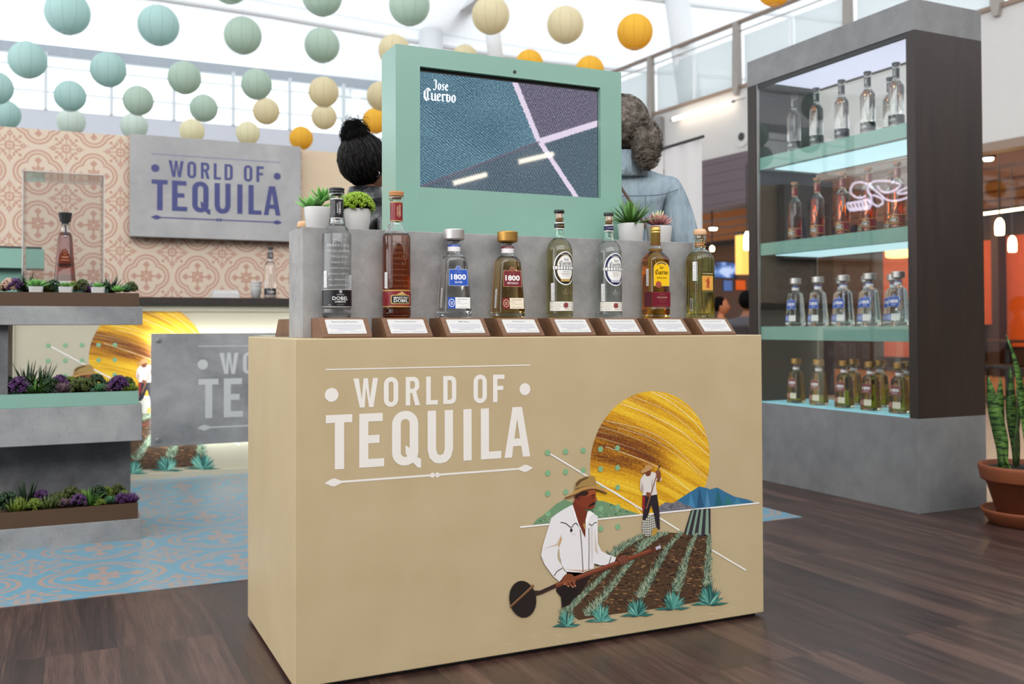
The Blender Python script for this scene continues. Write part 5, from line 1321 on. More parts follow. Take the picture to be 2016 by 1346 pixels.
row([(-.262,.05,'fingers','lf_lime',.032),(-.278,.11,'bushy','lf_olive',.046),(-.315,.05,'bushy','lf_purple',.052),(-.340,.12,'fingers','lf_olive',.045),(-.365,.05,'cluster','lf_mauve',.032),(-.392,.045,'rosette','lf_mid',.048),(-.405,.12,'bushy','lf_dark',.055),
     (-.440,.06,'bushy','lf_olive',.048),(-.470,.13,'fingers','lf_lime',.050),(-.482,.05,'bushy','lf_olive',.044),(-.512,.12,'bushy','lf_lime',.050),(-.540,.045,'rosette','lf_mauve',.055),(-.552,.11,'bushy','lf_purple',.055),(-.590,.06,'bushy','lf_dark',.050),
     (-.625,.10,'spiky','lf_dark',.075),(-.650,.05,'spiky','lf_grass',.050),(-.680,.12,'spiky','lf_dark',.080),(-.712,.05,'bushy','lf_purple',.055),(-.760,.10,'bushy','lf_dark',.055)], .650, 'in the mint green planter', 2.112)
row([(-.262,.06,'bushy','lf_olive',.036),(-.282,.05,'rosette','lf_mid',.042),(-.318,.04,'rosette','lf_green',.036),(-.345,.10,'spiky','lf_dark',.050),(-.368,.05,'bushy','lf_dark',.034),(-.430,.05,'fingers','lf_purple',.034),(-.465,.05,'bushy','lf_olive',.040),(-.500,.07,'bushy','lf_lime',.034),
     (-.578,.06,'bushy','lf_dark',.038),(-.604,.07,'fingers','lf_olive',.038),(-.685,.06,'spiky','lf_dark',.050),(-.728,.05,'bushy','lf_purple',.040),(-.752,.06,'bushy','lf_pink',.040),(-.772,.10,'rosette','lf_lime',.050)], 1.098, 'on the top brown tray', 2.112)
def whitepot(x, label, kind, mat, s):
    t = thing('potted_succulent', label, 'plant', (x, 2.135, 1.098))
    bm = nb(); loft(bm, [ring(z, r_, r_*.8, 24, 9) for z, r_ in ((0, .026), (.024, .029), (.025, .028), (.020, .026))]); obj('pot', bm, MT['potwhite'], t)
    bm, lay = plant_bm(); rs = random.Random(int(x*-100)); rosette(bm, lay, (0, 0, .020), s, 22, .30, .15, 1.4, .18, rs, .3, .3, .4); obj('leaves', bm, MT[mat], t, smooth=True)
whitepot(-.648, 'bright green pointed plant in a low white square pot, left of the case bottle', 'aloe', 'lf_green', .062)
whitepot(-.532, 'small olive green plant in a low white square pot in front of the case bottle', 'aloe', 'lf_grass', .042)
whitepot(-.402, 'bright green plant in a low white square pot, right of the case bottle', 'aloe', 'lf_green', .042)
# clear case
def case():
    t = thing('display_case', 'clear acrylic display case on a mint green base holding an amber bottle', 'case')
    x0, x1, y0, y1, z0, z1 = -.703, -.376, 2.20, 2.52, 1.128, 1.628; w = .005
    obj('base', bx(x0-.02, x1+.02, y0-.01, y1+.02, 1.0385, 1.128), MT['greensheen'], t)
    bm = nb()
    box(bm, x0, x1, y0, y0+w, z0, z1); box(bm, x0, x1, y1-w, y1, z0, z1); box(bm, x0, x0+w, y0+w, y1-w, z0, z1); box(bm, x1-w, x1, y0+w, y1-w, z0, z1); box(bm, x0, x1, y0, y1, z1, z1+w)
    obj('clear_cover', bm, MT['acryl'], t)
    bm = nb(); q = .003
    for x in (x0, x1):
        for y in (y0, y1): box(bm, x-q, x+q, y-q, y+q, z0, z1+w)
        box(bm, x-q, x+q, y0, y1, z1+w-q, z1+w+q)
    for y in (y0, y1): box(bm, x0, x1, y-q, y+q, z1+w-q, z1+w+q)
    e_ = obj('polished_edges', bm, MT['edge'], t); e_['label'] = 'pale edges of the clear cover'
case()
milenio('tall tapered amber bottle with black faceted stopper inside the clear case', (-.534, 2.36, 1.1282))

# ================================================================ glass display cabinet on the right
XF, XK = 3.33, 3.8165
def cabinet():
    t = thing('display_cabinet', 'tall lit glass display cabinet with concrete-look base and dark wood ends', 'cabinet')
    obj('base', bx(XF, XK, .991, 2.289, .0, .474), MT['conc_cab'], t, bevel=.002)
    obj('top_box', bx(XF, XK, .991, 2.289, 2.431, 2.590), MT['conc_cab'], t, bevel=.002)
    for y0, y1 in ((.991, 1.045), (2.212, 2.289)): obj('end_panel', bx(XF+.001, XK-.001, y0, y1, .474, 2.431), MT['darkwood'], t)
    for (z0, z1, st_) in ((1.902, 1.9765, 1), (1.374, 1.4475, 1), (.858, .9375, .0)):
        s = obj('shelf', bx(XF+.02, XK-.02, 1.045, 2.212, z0, z1), MT['greensheen'], t)
        if st_: l = obj('light_panel', bx(XF+.07, XK-.07, 1.06, 2.12, z0-.004, z0-.001), emit('cyan_white_light_panel', '#bfe9f2', .95), s); l['label'] = 'glowing light panel under the shelf'
    l = obj('light_panel', bx(XF+.07, XK-.07, 1.06, 2.12, 2.424, 2.430), emit('blue_white_light_panel', '#d4d9f2', .95), t); l['label'] = 'glowing light panel in the cabinet top'
    l = obj('floor_panel', bx(XF+.012, XK-.01, 1.046, 2.211, .4745, .479), emit('aqua_floor_panel', '#8fd0dc', .35), t); l['label'] = 'pale lit glass floor of the cabinet'
    bm = nb(); box(bm, XF+.006, XF+.020, 2.198, 2.212, .474, 2.431); obj('glass_channel', bm, MT['steel'], t); bm = nb(); box(bm, XF+.006, XF+.02, 1.045, 2.19, 2.405, 2.431); obj('top_channel', bm, MT['darkgrey'], t); bm = nb(); box(bm, XK-.016, XK-.006, 2.200, 2.212, .474, 2.431); obj('glass_channel', bm, MT['steel'], t)
    g = obj('front_glass', bx(XF+.008, XF+.013, 1.046, 2.208, .480, 2.405), MT['pane'], t); g['label'] = 'clear front glass'
    g = obj('back_glass', bx(XK-.012, XK-.008, 1.046, 2.19, .480, 2.425), MT['pane'], t); g['label'] = 'clear back glass'
cabinet()
YS = [1.225, 1.424, 1.618, 1.820, 2.010]
NAMES = {0: 'nearest wood end', 1: 'second from near end', 2: 'middle', 3: 'second from far end', 4: 'at far end'}
def shelfrow(maker, z, xf, xb, backs, what, where, sc=None, dyb=0.0, rz=-PI/2):
    first = None
    for bk, ys in ((0, [(i, y) for i, y in enumerate(YS)]), (1, [(i, YS[i]+dyb) for i in backs])):
        for i, y in ys:
            lab = '%s, %s row of %s cabinet shelf, %s' % (what, ('front', 'back')[bk], where, NAMES[i])
            loc = (xb if bk else xf, y, z)
            if first is None: first = maker(lab, loc, rz, 'bottles on the %s cabinet shelf' % where); (setattr(first, 'scale', (sc,)*3) if sc else None)
            else: dup(first, loc=loc, rz=rz, label=lab)
RZC = -PI/2+.10
shelfrow(lambda a, l, r, g: dobel('diamante', a, l, r, g, st=False), 1.9768, 3.455, 3.665, [0, 1], 'clear black-banded bottle', 'top', dyb=.04, rz=RZC)
shelfrow(lambda a, l, r, g: dobel('anejo', a, l, r, g, st=False), 1.4478, 3.455, 3.665, [0, 1, 2], 'amber red-banded bottle', 'second', dyb=.04, rz=RZC)
shelfrow(lambda a, l, r, g: b1800('silver', a, l, r, g, st=False), .9378, 3.455, 3.665, [0, 1, 2, 3], 'silver-capped clear bottle', 'third', 1.12, .03, rz=RZC)
shelfrow(lambda a, l, r, g: b1800('reposado', a, l, r, g, st=False, liq='liq_rep'), .4793, 3.455, 3.665, [0, 1, 2, 3], 'gold-capped bottle', 'lowest', 1.03, -.06, rz=RZC)

# ================================================================ snake plant
def snakeplant():
    c = atd(2020, 1030, 4.55); cx, cy_ = c.x, c.y
    t = thing('terracotta_planter', 'large terracotta pot in a saucer beside the display cabinet, holding a snake plant', 'pot', (cx, cy_, 0))
    bm = nb(); lathe(bm, [(0, .150), (.004, .158), (.055, .192), (.068, .197), (.072, .193), (.066, .186), (.022, .158), (.020, .05)], 56); obj('saucer', bm, MT['terracotta'], t, smooth=True)
    bm = nb(); lathe(bm, [(.0205, .110), (.024, .118), (.205, .173), (.207, .192), (.214, .195), (.262, .204), (.274, .205), (.280, .201), (.279, .190), (.262, .186), (.255, .182)], 56); obj('pot', bm, MT['terracotta'], t, smooth=True)
    bm = nb(); lathe(bm, [(.240, .170), (.258, .181), (.262, .10), (.266, .01)], 40); obj('soil', bm, MT['soil'], t, smooth=True)
    p = thing('snake_plant', 'tall banded green snake plant growing in the terracotta pot', 'plant', (cx, cy_, .258))
    # (side offset toward photo left, depth, height, lean left, width)
    B = [(-.125, -.03, .46, -.05, .062), (-.09, .06, .45, .00, .052), (-.02, -.06, .66, -.075, .050), (-.03, .03, .40, .01, .060), (.03, -.02, .68, .0, .056), (.05, .06, .62, .06, .055), (.09, -.05, .55, .05, .05), (.00, .09, .5, -.02, .05), (-.10, -.05, .12, -.03, .018), (.02, -.09, .50, .02, .06)]
    for k, (a, b, h, lean, w) in enumerate(B):
        h *= .97
        bm, lay = plant_bm(); rings = []; n = 12
        base = Vector((rgt.x, rgt.y, 0))*a + Vector((fwd.x, fwd.y, 0))*b
        sd = (Vector((rgt.x, rgt.y, 0))*math.cos(k*.5-.6)+Vector((fwd.x, fwd.y, 0))*math.sin(k*.5-.6)).normalized()
        nr = sd.cross(Vector((0, 0, 1)))
        for i in range(n+1):
            t_ = i/n; ww = w*(.55+.45*min(1, t_/.35))*(1-max(0, (t_-.45)/.55)**2.2)+.001
            p0 = base+Vector((0, 0, t_*h))+Vector((rgt.x, rgt.y, 0))*(lean*t_*t_*1.3+.006*math.sin(t_*7+k))
            vs = [bm.verts.new(q) for q in (p0-sd*ww/2+nr*ww*.16, p0-nr*.004, p0+sd*ww/2+nr*ww*.16, p0+nr*.003)]
            for v in vs: v[lay] = t_
            rings.append(vs)
        for a_, c_2 in zip(rings, rings[1:]):
            for i in range(4): bm.faces.new((a_[i], a_[(i+1) % 4], c_2[(i+1) % 4], c_2[i]))
        bm.faces.new(rings[0][::-1]); bm.faces.new(rings[-1])
        obj('leaf', bm, MT['snake'], p, smooth=True)
snakeplant()

# ================================================================ paper lanterns
LC = {'t': '#c3deda', 'g': '#c9dacd', 'p': '#dfeae2', 'y': '#ece2c2', 'c': '#f1eccf', 'o': '#f8cd5a'}
LN = {'t': 'pale teal', 'g': 'grey-green', 'p': 'washed-out green', 'y': 'beige-yellow', 'c': 'pale cream-yellow', 'o': 'golden orange'}
LPROT = {}
def lantern(x, y, r, c, label):
    p = atd(x, y, FPX*.30/(2*r))
    if c not in LPROT:
        t = thing('paper_lantern', label, 'lantern', p, 0, 'round paper lanterns hanging from the roof')
        bm = nb(); rings = []; n = 40
        for j in range(27):
            a = math.radians(-75+150*j/26); rr = .15*math.cos(a); z = .15*math.sin(a)*1.0
            rings.append([(rr*(1-.006*abs(math.cos(5*(2*PI*i/n))))*math.cos(2*PI*i/n), rr*math.sin(2*PI*i/n), z) for i in range(n)])
        loft(bm, rings, False, False); obj('paper_shade', bm, lantern_mat('lantern_paper_'+LN[c].replace(' ', '_'), LC[c]), t, smooth=True)
        bm = nb(); P_ = [(.0385*math.cos(2*PI*i/24), .0385*math.sin(2*PI*i/24), -.1449) for i in range(25)]; tube(bm, P_, .0022, 6); obj('bottom_ring', bm, MT['white'], t); bm = nb(); P_ = [(q[0], q[1], .1449) for q in P_]; tube(bm, P_, .0018, 6); obj('top_ring', bm, MT['white'], t); bm = nb(); tube(bm, [(-.0385, 0, .1449), (0, 0, .152), (.0385, 0, .1449)], .0012, 6); obj('hanger', bm, MT['white'], t)
        bm = nb(); tube(bm, [(0, 0, .150), (0, 0, 2.2)], .0012, 5); obj('hanging_cord', bm, paint('thin_white_cord', '#c9cbcc', .6), t)
        LPROT[c] = t
    else: t = dup(LPROT[c], loc=p, rz=R.uniform(0, 3), label=label)
    return t
LL = [(133,25,42,'t','near the top left corner, largest of the teal ones'), (312,50,39,'t','second from the left in the top left row'), (478,70,36,'g','third from the left in the top left row'), (634,-8,39,'g','cut by the photo top, straight above another grey-green one'),
 (452,-30,37,'g','barely showing at the photo top edge'), (806,10,40,'g','at the top edge above the left end of the screen totem'), (634,89,34,'g','straight below the one cut by the photo top'),
 (54,118,36,'t','overlapping the left end of the bright window band'), (213,137,34,'t','in front of the window band, second from the left'), (363,153,32,'g','in front of the window band, third from the left'), (505,166,30,'g','in front of the window band, touching a yellow one below'),
 (-8,173,32,'t','cut by the left edge beside the window band'), (138,189,30,'t','touching a washed-out one below it, left part'), (272,198,29,'g','touching a washed-out one below it, left of the middle'), (401,213,27,'g','touching a pale yellow one below it'),
 (10,226,29,'t','lowest at the left edge above the patterned wall'), (140,240,27,'p','just above the patterned wall, left one'), (264,248,26,'p','just above the patterned wall near the grey sign'), (378,258,24,'c','half hidden by the top of the grey sign, left one'),
 (488,262,23,'c','half hidden by the top of the grey sign, right one'), (524,219,26,'y','just below and right of a grey-green one'), (637,181,29.5,'y','above another of its colour left of the bun hairdo'), (638,230,25,'y','below another of its colour left of the bun hairdo'),
 (593,272,23,'o','at the top right corner of the grey sign'), (739,238,25,'o','beside the bun hairdo, cut by the totem'), (750,189,28,'y','half hidden behind the left side of the totem'), (776,99,31,'y','behind the top left corner of the totem'),
 (966,30,37,'y','above the screen totem, left of its twin'), (1113,49,36,'y','above the screen totem with a torn flap of paper below'), (1250,63,35,'o','highest whole one, right of the totem'), (915,113,25,'y','small, peeking over the top of the totem'),
 (1042,125,27,'o','peeking over the top of the totem, left one'), (1161,138,28,'o','peeking over the top of the totem, right one'), (1525,-22,34,'o','cut by the photo top above the railing')]
for x, y, r, c, w in LL: lantern(x, y, r, c, '%s round paper lantern %s' % (LN[c], w))
# ================================================================ people
def skinmesh(name, verts, edges, radii, mat, parent, root=0, sub=2):
    me = bpy.data.meshes.new(name); me.from_pydata(verts, edges, []); me.materials.append(mat)
    o = link(bpy.data.objects.new(name, me), parent)
    md = o.modifiers.new('skin', 'SKIN'); md.use_smooth_shade = True; md.branch_smoothing = .6
    sv = me.skin_vertices[0].data
    for i, r in enumerate(radii):
        sv[i].radius = r if isinstance(r, tuple) else (r, r); sv[i].use_root = (i == root)
    s = o.modifiers.new('sub', 'SUBSURF'); s.levels = sub; s.render_levels = sub
    return o
def chain(V, E, Rr, start, pts, rad):
    p = start
    for q, r in zip(pts, rad):
        V.append(q); Rr.append(r); E.append((p, len(V)-1)); p = len(V)-1
    return p
def head_bm(c, k=1.0):
    """a head facing local -y: skull, jaw, brow, nose, lips, ears"""
    bm = nb(); n, m = 32, 24; rings = []
    for j in range(1, m):
        t = PI*j/m; z = -math.cos(t); ring_ = []
        for i in range(n):
            a = 2*PI*i/n; x, y = math.cos(a)*math.sin(t), math.sin(a)*math.sin(t)
            sx, sy = .076, .096
            if z < 0: sx *= 1-.30*z*z; sy_ = sy*(1-.10*z*z); y2 = y*(sy_ if y < 0 else sy*(1-.35*z*z))
            else: y2 = y*sy
            px, py, pz = x*sx, y2+(.012*(-z) * -1 if z < 0 else 0), z*.118
            f = max(0, -y)
            g = lambda zc, xc, wz, wx: math.exp(-((z-zc)/wz)**2-((x-xc)/wx)**2)*(1 if y < 0 else 0)
            py -= .024*g(-.20, 0, .14, .16)+.010*g(-.05, 0, .2, .13)+.007*g(-.50, 0, .07, .26)+.006*g(-.60, 0, .06, .24)+.008*g(-.88, 0, .14, .3)+.006*g(.14, 0, .10, .6)
            py += .010*g(.0, .38, .12, .2)+.010*g(.0, -.38, .12, .2)
            ring_.append((c[0]+px*k, c[1]+py*k, c[2]+pz*k))
        rings.append(ring_)
    loft(bm, rings, True, True)
    for s in (-1, 1): sphere(bm, (c[0]+s*.077*k, c[1]+.008*k, c[2]-.012*k), .026*k, 10, 8, sc=(.35, .65, 1.15))
    return bm
def hand(V, E, Rr, w, side, d):
    """palm, four unequal fingers and a thumb leaving the side of the palm"""
    W_ = Vector(V[w]); D_ = Vector(d).normalized(); S = Vector((side, 0, 0)); Sx = (S-D_*S.dot(D_)).normalized(); Up = D_.cross(Sx)
    V.append(tuple(W_+D_*.045)); Rr.append((.030, .014)); E.append((w, len(V)-1)); pm = len(V)-1
    for k, L in enumerate((.068, .076, .070, .055)):
        b = W_+D_*.080+Sx*(-.026+.0175*k); chain(V, E, Rr, pm, [tuple(b), tuple(b+D_*L*.5+Up*.004), tuple(b+D_*L+Up*.016)], [.009, .008, .0065])
    b = W_+D_*.03-Sx*.032; chain(V, E, Rr, pm, [tuple(b), tuple(b+D_*.030-Sx*.012), tuple(b+D_*.055-Sx*.010)], [.010, .009, .008])
def person(label, loc, rz, skin, top, bottom, H=1.75, sit=False):
    t = thing('person', label, 'person', loc, rz); k = H/1.75
    V, E, Rr = [(0, 0, .95)], [], [(.15, .11)]
    if sit: V[0] = (0, 0, .50)
    z0 = V[0][2]-.95
    sp = chain(V, E, Rr, 0, [(0, .0, 1.10+z0), (0, .01, 1.28+z0), (0, .01, 1.42+z0)], [(.13, .10), (.15, .11), (.14, .095)])
    nk = chain(V, E, Rr, sp, [(0, -.005, 1.50+z0), (0, -.015, 1.575+z0)], [.055, .052])
    for s in (-1, 1):
        if sit: chain(V, E, Rr, 0, [(s*.10, -.03, .48), (s*.14, -.42, .50), (s*.14, -.42, .10), (s*.14, -.54, .04)], [.085, .062, .042, .035])
        else: chain(V, E, Rr, 0, [(s*.095, 0, .88), (s*.10, -.01, .50), (s*.10, .03, .10), (s*.11, -.10, .04)], [.088, .060, .042, .038])
        sh = chain(V, E, Rr, sp, [(s*.165, .01, 1.425+z0)], [.058])
        w = chain(V, E, Rr, sh, [(s*.235, .04, 1.16+z0), (s*.20, -.16, 1.02+z0)], [.043, .028])
        hand(V, E, Rr, w, s, (0, -1, -.15))
    hz = 1.655+z0
    b = skinmesh('body', V, E, Rr, skin, t)
    hd = obj('head', head_bm((0, -.015, hz)), skin, t, smooth=True)
    for s in (-1, 1): e = nb(); sphere(e, (s*.029, -.094, hz+.002), .011, 10, 8); obj('eye', e, MT['white'], hd, smooth=True)
    # clothing follows the body
    V, E, Rr = [(0, 0, .92+z0)], [], [(.175, .13)]
    sp = chain(V, E, Rr, 0, [(0, 0, 1.10+z0), (0, .01, 1.28+z0), (0, .012, 1.43+z0)], [(.165, .125), (.175, .13), (.155, .11)])
    chain(V, E, Rr, sp, [(0, .005, 1.505+z0)], [(.080, .070)])
    for s in (-1, 1):
        chain(V, E, Rr, sp, [(s*.175, .01, 1.425+z0), (s*.245, .04, 1.16+z0), (s*.215, -.13, 1.035+z0)], [.075, .062, .046])
    j = skinmesh('jacket', V, E, Rr, top, t)
    V, E, Rr = [(0, 0, .92+z0)], [], [(.155, .12)]
    for s in (-1, 1):
        if sit: chain(V, E, Rr, 0, [(s*.10, -.03, .48), (s*.14, -.42, .50), (s*.14, -.42, .12)], [.098, .075, .058])
        else: chain(V, E, Rr, 0, [(s*.095, 0, .88), (s*.10, -.01, .50), (s*.10, .03, .10)], [.10, .075, .060])
    skinmesh('trousers', V, E, Rr, bottom, t)
    for s in (-1, 1):
        bm = nb(); y = -.42 if sit else .02; lathe(bm, [(0, .042, .115, 3), (.02, .045, .12, 3), (.05, .040, .10, 2.5), (.09, .036, .05, 2)], 20)
        o = obj('shoe', bm, MT['black'], t, smooth=True, loc=(s*(.14 if sit else .105), y-.05, 0))
    return t, hz
def hairmat(name, a, b, rough=.45, spec=.3):
    d = Nd(name); n = d.noise(d.coord(), 26, 5, .65, .8); return d.bsdf(d.ramp(n, [(.35, srgb(a)), (.65, srgb(b))]), rough, spec=spec, bump=n, bstr=.5, bdist=.01)
def curls(bm, c, rad, n, rs, size, thick, sc=(1, 1, 1), out=.0):
    for i in range(n):
        u = rs.uniform(-1, 1); a = rs.uniform(0, 2*PI); s = math.sqrt(1-u*u)
        p = Vector((c[0]+rad*sc[0]*s*math.cos(a), c[1]+rad*sc[1]*s*math.sin(a), c[2]+rad*sc[2]*u))
        nrm = (p-Vector(c)).normalized(); t1 = nrm.orthogonal().normalized(); t2 = nrm.cross(t1); ph = rs.uniform(0, 6); pts = []
        for k in range(9):
            q = k/8; th = ph+q*rs.uniform(3.5, 5); pts.append(p+(t1*math.cos(th)+t2*math.sin(th))*size*(.7+.3*q)+nrm*(size*.4*q+out*q))
        tube(bm, pts, [thick*(1-.5*k/8) for k in range(9)], 4)
def lump(c, r, sc, seed, amp, fr=9, n=36, m=26):
    bm = nb(); sphere(bm, (0, 0, 0), 1, n, m); from mathutils import noise
    for v in bm.verts:
        d = v.co.normalized(); k = 1+amp*noise.noise(d*fr*.35+Vector((seed, 0, 0)))+amp*.5*noise.noise(d*fr+Vector((0, seed, 0)))
        v.co = Vector((c[0]+d.x*r*sc[0]*k, c[1]+d.y*r*sc[1]*k, c[2]+d.z*r*sc[2]*k))
    return bm
rs = random.Random(21)
# -- person with bun: faces right, seen from behind
h_ = hairmat('black_hair', '#030202', '#0b0807', .75, .08)
leather = Nd('black_leather'); ln_ = leather.noise(leather.coord(), 7, 4, .6, .4); leather.bsdf(srgb('#121214'), .28, bump=ln_, bstr=.9, bdist=.03)
skin1 = paint('brown_skin', '#7d5140', .55, .05)
pc = atd(721, 420, 4.15)
t, hz = person('person with black hair in a curly top bun and black leather jacket, seen from behind', (pc.x, pc.y, 0), PI-1.20, skin1, leather.m, paint('black_trousers', '#16161a', .7), 1.75)
t.scale = (1.0,)*3
bm = lump((0, .016, hz+.012), 1, (.098, .116, .118), 3, .05)
for v in bm.verts:
    if v.co.y < -.03 and v.co.z < hz+.06: v.co.y = -.03+(v.co.y+.03)*.25
    if v.co.z < hz-.06: v.co.x *= .92
hr = obj('hair', bm, h_, t, smooth=True)
bm = lump((.0, .060, hz+.104), 1, (.056, .058, .068), 8, .22, 14); curls(bm, (.0, .060, hz+.112), .058, 320, rs, .010, .0013, (1, 1, 1.1), .006); curls(bm, (.0, .055, hz+.150), .038, 70, rs, .016, .0009, (1, 1, 1), .02); obj('bun', bm, h_, hr, smooth=True)
bm = nb(); hc = Vector((0, .016, hz+.012))          # strands swept up from nape and temples to the bun
for i in range(190):
    a_ = rs.uniform(-.35, PI+.35); z_ = rs.uniform(-.100, .03); p0 = Vector((math.cos(a_)*.098*math.sqrt(max(.05, 1-(z_/.118)**2)), math.sin(a_)*.116*math.sqrt(max(.05, 1-(z_/.118)**2)), z_)); p1 = Vector((rs.uniform(-.03, .03), .045+rs.uniform(-.02, .02), .098)); P_ = []
    for k in range(7):
        q = p0.lerp(p1, k/6); e_ = math.sqrt((q.x/.0985)**2+(q.y/.1165)**2+(q.z/.1185)**2); q = q/e_*(1.0+rs.uniform(0, .012)); P_.append(hc+q)
    tube(bm, P_, .0011, 4)
obj('swept_strands', bm, hairmat('black_hair_sheen', '#0a0807', '#1c1512', .45, .35), hr)

bm = nb()
for s in (-1, 1): tube(bm, [(s*.079, .01, hz+.006), (s*.080, -.06, hz+.012), (s*.062, -.112, hz+.010)], .0022, 6)
for s in (-1, 1): tube(bm, [(s*.033+.026*math.cos(2*PI*i/20), -.118, hz+.006+.021*math.sin(2*PI*i/20)) for i in range(21)], .0018, 6)
tube(bm, [(-.008, -.118, hz+.008), (.008, -.118, hz+.008)], .0018, 6); g = obj('glasses', bm, paint('red_glasses_frame', '#8e2a2a', .3), t); g['label'] = 'red framed glasses'
bm = nb(); lathe(bm, [(1.475, .095, .085), (1.50, .088, .080), (1.545, .074, .068), (1.545, .068, .062), (1.50, .080, .072)], 28, cy=.005); obj('collar', bm, leather.m, t, smooth=True)
bm = nb()
for s in (-1, 1): tube(bm, [(s*.079+.012*math.cos(a), .0, hz-.058+.012*math.sin(a)) for a in [2*PI*i/16 for i in range(17)]], .0013, 5)
obj('earrings', bm, MT['silvercap'], t)
# -- person with grey curly ponytail and denim jacket
h2 = hairmat('grey_brown_curly_hair', '#2e2720', '#80756a', .6)
den = Nd('washed_denim'); dn = den.noise(den.coord(), 4, 4, .6); dn2 = den.noise(den.scale(den.coord(), 9, 9, 1.6), 3, 3, .6)
den.bsdf(den.ramp(dn*.5+dn2*.5, [(.33, srgb('#6f7f8b')), (.62, srgb('#98a6ae'))]), .85, bump=dn2, bstr=.8, bdist=.03)
pc = atd(1226, 400, 3.95)
t, hz = person('person with a thick curly grey-brown ponytail and pale denim jacket, seen from behind', (pc.x, pc.y, 0), PI-.45, paint('light_brown_skin', '#9a6c52', .55), den.m, paint('dark_jeans', '#2a3444', .8), 1.75)
t.scale = (1.065,)*3
bm = lump((0, .020, hz+.012), 1, (.100, .110, .104), 5, .07, 12)
for v in bm.verts:
    if v.co.y < -.05 and v.co.z < hz+.07: v.co.y = -.05+(v.co.y+.05)*.2
hr = obj('hair', bm, h2, t, smooth=True)
bm = nb(); curls(bm, (0, .020, hz+.012), .104, 900, rs, .010, .0012, (.96, 1.05, 1.04), .0)
bm2 = obj('surface_curls', bm, h2, hr)
bm = lump((-.080, .112, hz-.088), 1, (.050, .046, .092), 9, .22, 16); curls(bm, (-.080, .112, hz-.088), .052, 520, rs, .011, .0013, (1, .92, 1.78), .004); obj('ponytail', bm, h2, hr, smooth=True)
bm = nb(); tube(bm, [(-.070+.030*math.cos(a), .105+.026*math.sin(a), hz-.035+.01*math.cos(a)) for a in [2*PI*i/16 for i in range(17)]], .006, 6); obj('hair_tie', bm, MT['black'], hr)
bm = nb(); lathe(bm, [(1.455, .115, .100), (1.50, .098, .088), (1.555, .082, .076), (1.553, .074, .068), (1.50, .088, .078)], 28, cy=.005); obj('collar', bm, den.m, t, smooth=True)
seamm = paint('denim_seam', '#617280', .9)
bm = nb(); tube(bm, spline([(-.20, .085, 1.40), (-.12, .128, 1.375), (0, .140, 1.37), (.12, .128, 1.375), (.20, .085, 1.40)], 6), .0022, 6)
for x in (-.07, .07): tube(bm, spline([(x, .137, 1.37), (x*.92, .137, 1.2), (x*.8, .128, 1.0)], 6), .002, 6)
obj('seams', bm, seamm, t)
bm = nb(); tube(bm, spline([(.06, -.10, 1.46), (.075, .02, 1.512), (.03, .125, 1.42), (-.10, .150, 1.20), (-.19, .115, 1.0)], 8), .006, 6); obj('bag_strap', bm, paint('brown_bag_strap', '#4d3122', .6), t)

# ================================================================ dining room contents (far background)
def pendant(p, label, r=.065, h=.17, strength=30, cord=.5, c='#ffd9a0', watts=10, color=(1, .72, .42)):
    t = thing('pendant_lamp', label, 'lamp', p)
    bm = nb(); lathe(bm, [(-h/2, r*.75), (-h/2+.01, r*.95), (0, r), (h*.3, r*.85), (h*.48, r*.4), (h/2, r*.25)], 20); obj('glass_shade', bm, emit('warm_lamp_glow', c, strength*2.2), t, smooth=True)
    bm = nb(); tube(bm, [(0, 0, h/2), (0, 0, h/2+cord)], .012, 6); obj('stem', bm, MT['darkgrey'], t)
    return t
pendant(atd(1968, 446, 12.0), 'bell-shaped glowing pendant lamp, left one of the pair above the snake plant', .055, .21, 9, .9, watts=34)
pendant(atd(1993, 480, 13.2), 'bell-shaped glowing pendant lamp, right one of the pair above the snake plant', .055, .22, 9, 1.0, watts=34)
pendant(atd(1471, 474, 12.6), 'slim glowing pendant lamp beside the far wood end of the cabinet', .045, .24, 10, .9, watts=30)
pendant(atd(1402, 489, 15.2), 'small bare glowing bulb lamp above the bar television', .035, .08, 12, .7, watts=22)
pendant(atd(1768, 492, 12.6), 'drum-shaped amber lamp seen through the display cabinet', .16, .20, 2.6, .9, '#ffb860', watts=40)
pendant(atd(1868, 440, 13.4), 'glowing pendant lamp hidden behind the cabinet side', .08, .22, 9, .9, watts=40)
pendant(atd(1655, 470, 14.0), 'glowing pendant lamp behind the cabinet bottles', .06, .18, 4, .9, watts=40)
t = thing('lit_column', 'tall glowing yellow column lantern in the dining room left of the cabinet', 'lamp')
c0 = atd(1463, 500, 14.2); obj('glow_panel', bx(c0.x-.08, c0.x+.09, c0.y-.08, c0.y+.08, c0.z-.30, c0.z+.28), emit('amber_lit_panel', '#e9b95c', 1.0), t); obj('cap', bx(c0.x-.09, c0.x+.10, c0.y-.09, c0.y+.09, c0.z+.28, c0.z+.31), MT['darkgrey'], t)
tube_light('strip_light', 'long thin warm strip light near the dining room ceiling at the right edge', atd(1936, 421, 12.6), atd(2060, 404, 12.6), .018, 9, '#ffe7b8')
def downlight(p, label):
    t = thing('downlight', label, 'light', p); bm = nb(); lathe(bm, [(-.012, .050), (0, .055), (.015, .060)], 20); obj('lens', bm, emit('downlight_glow', '#fff3dc', 12), t, smooth=True)
    bm = nb(); lathe(bm, [(.016, .08), (.04, .08)], 20); obj('housing', bm, MT['darkgrey'], t)
downlight(atd(1946, 314, 11.6), 'round recessed downlight near the dining room ceiling at the right edge'); downlight(atd(1404, 451, 14.2), 'round recessed downlight in the dining room ceiling above the bottle with the wooden stopper')
t = thing('television', 'small lit television on the dining room back wall beside the wood-stoppered bottle', 'television'); c0 = atd(1416, 531, 15.0)
obj('casing', bx(c0.x-.34, c0.x+.34, c0.y, c0.y+.05, c0.z-.14, c0.z+.14), MT['black'], t)
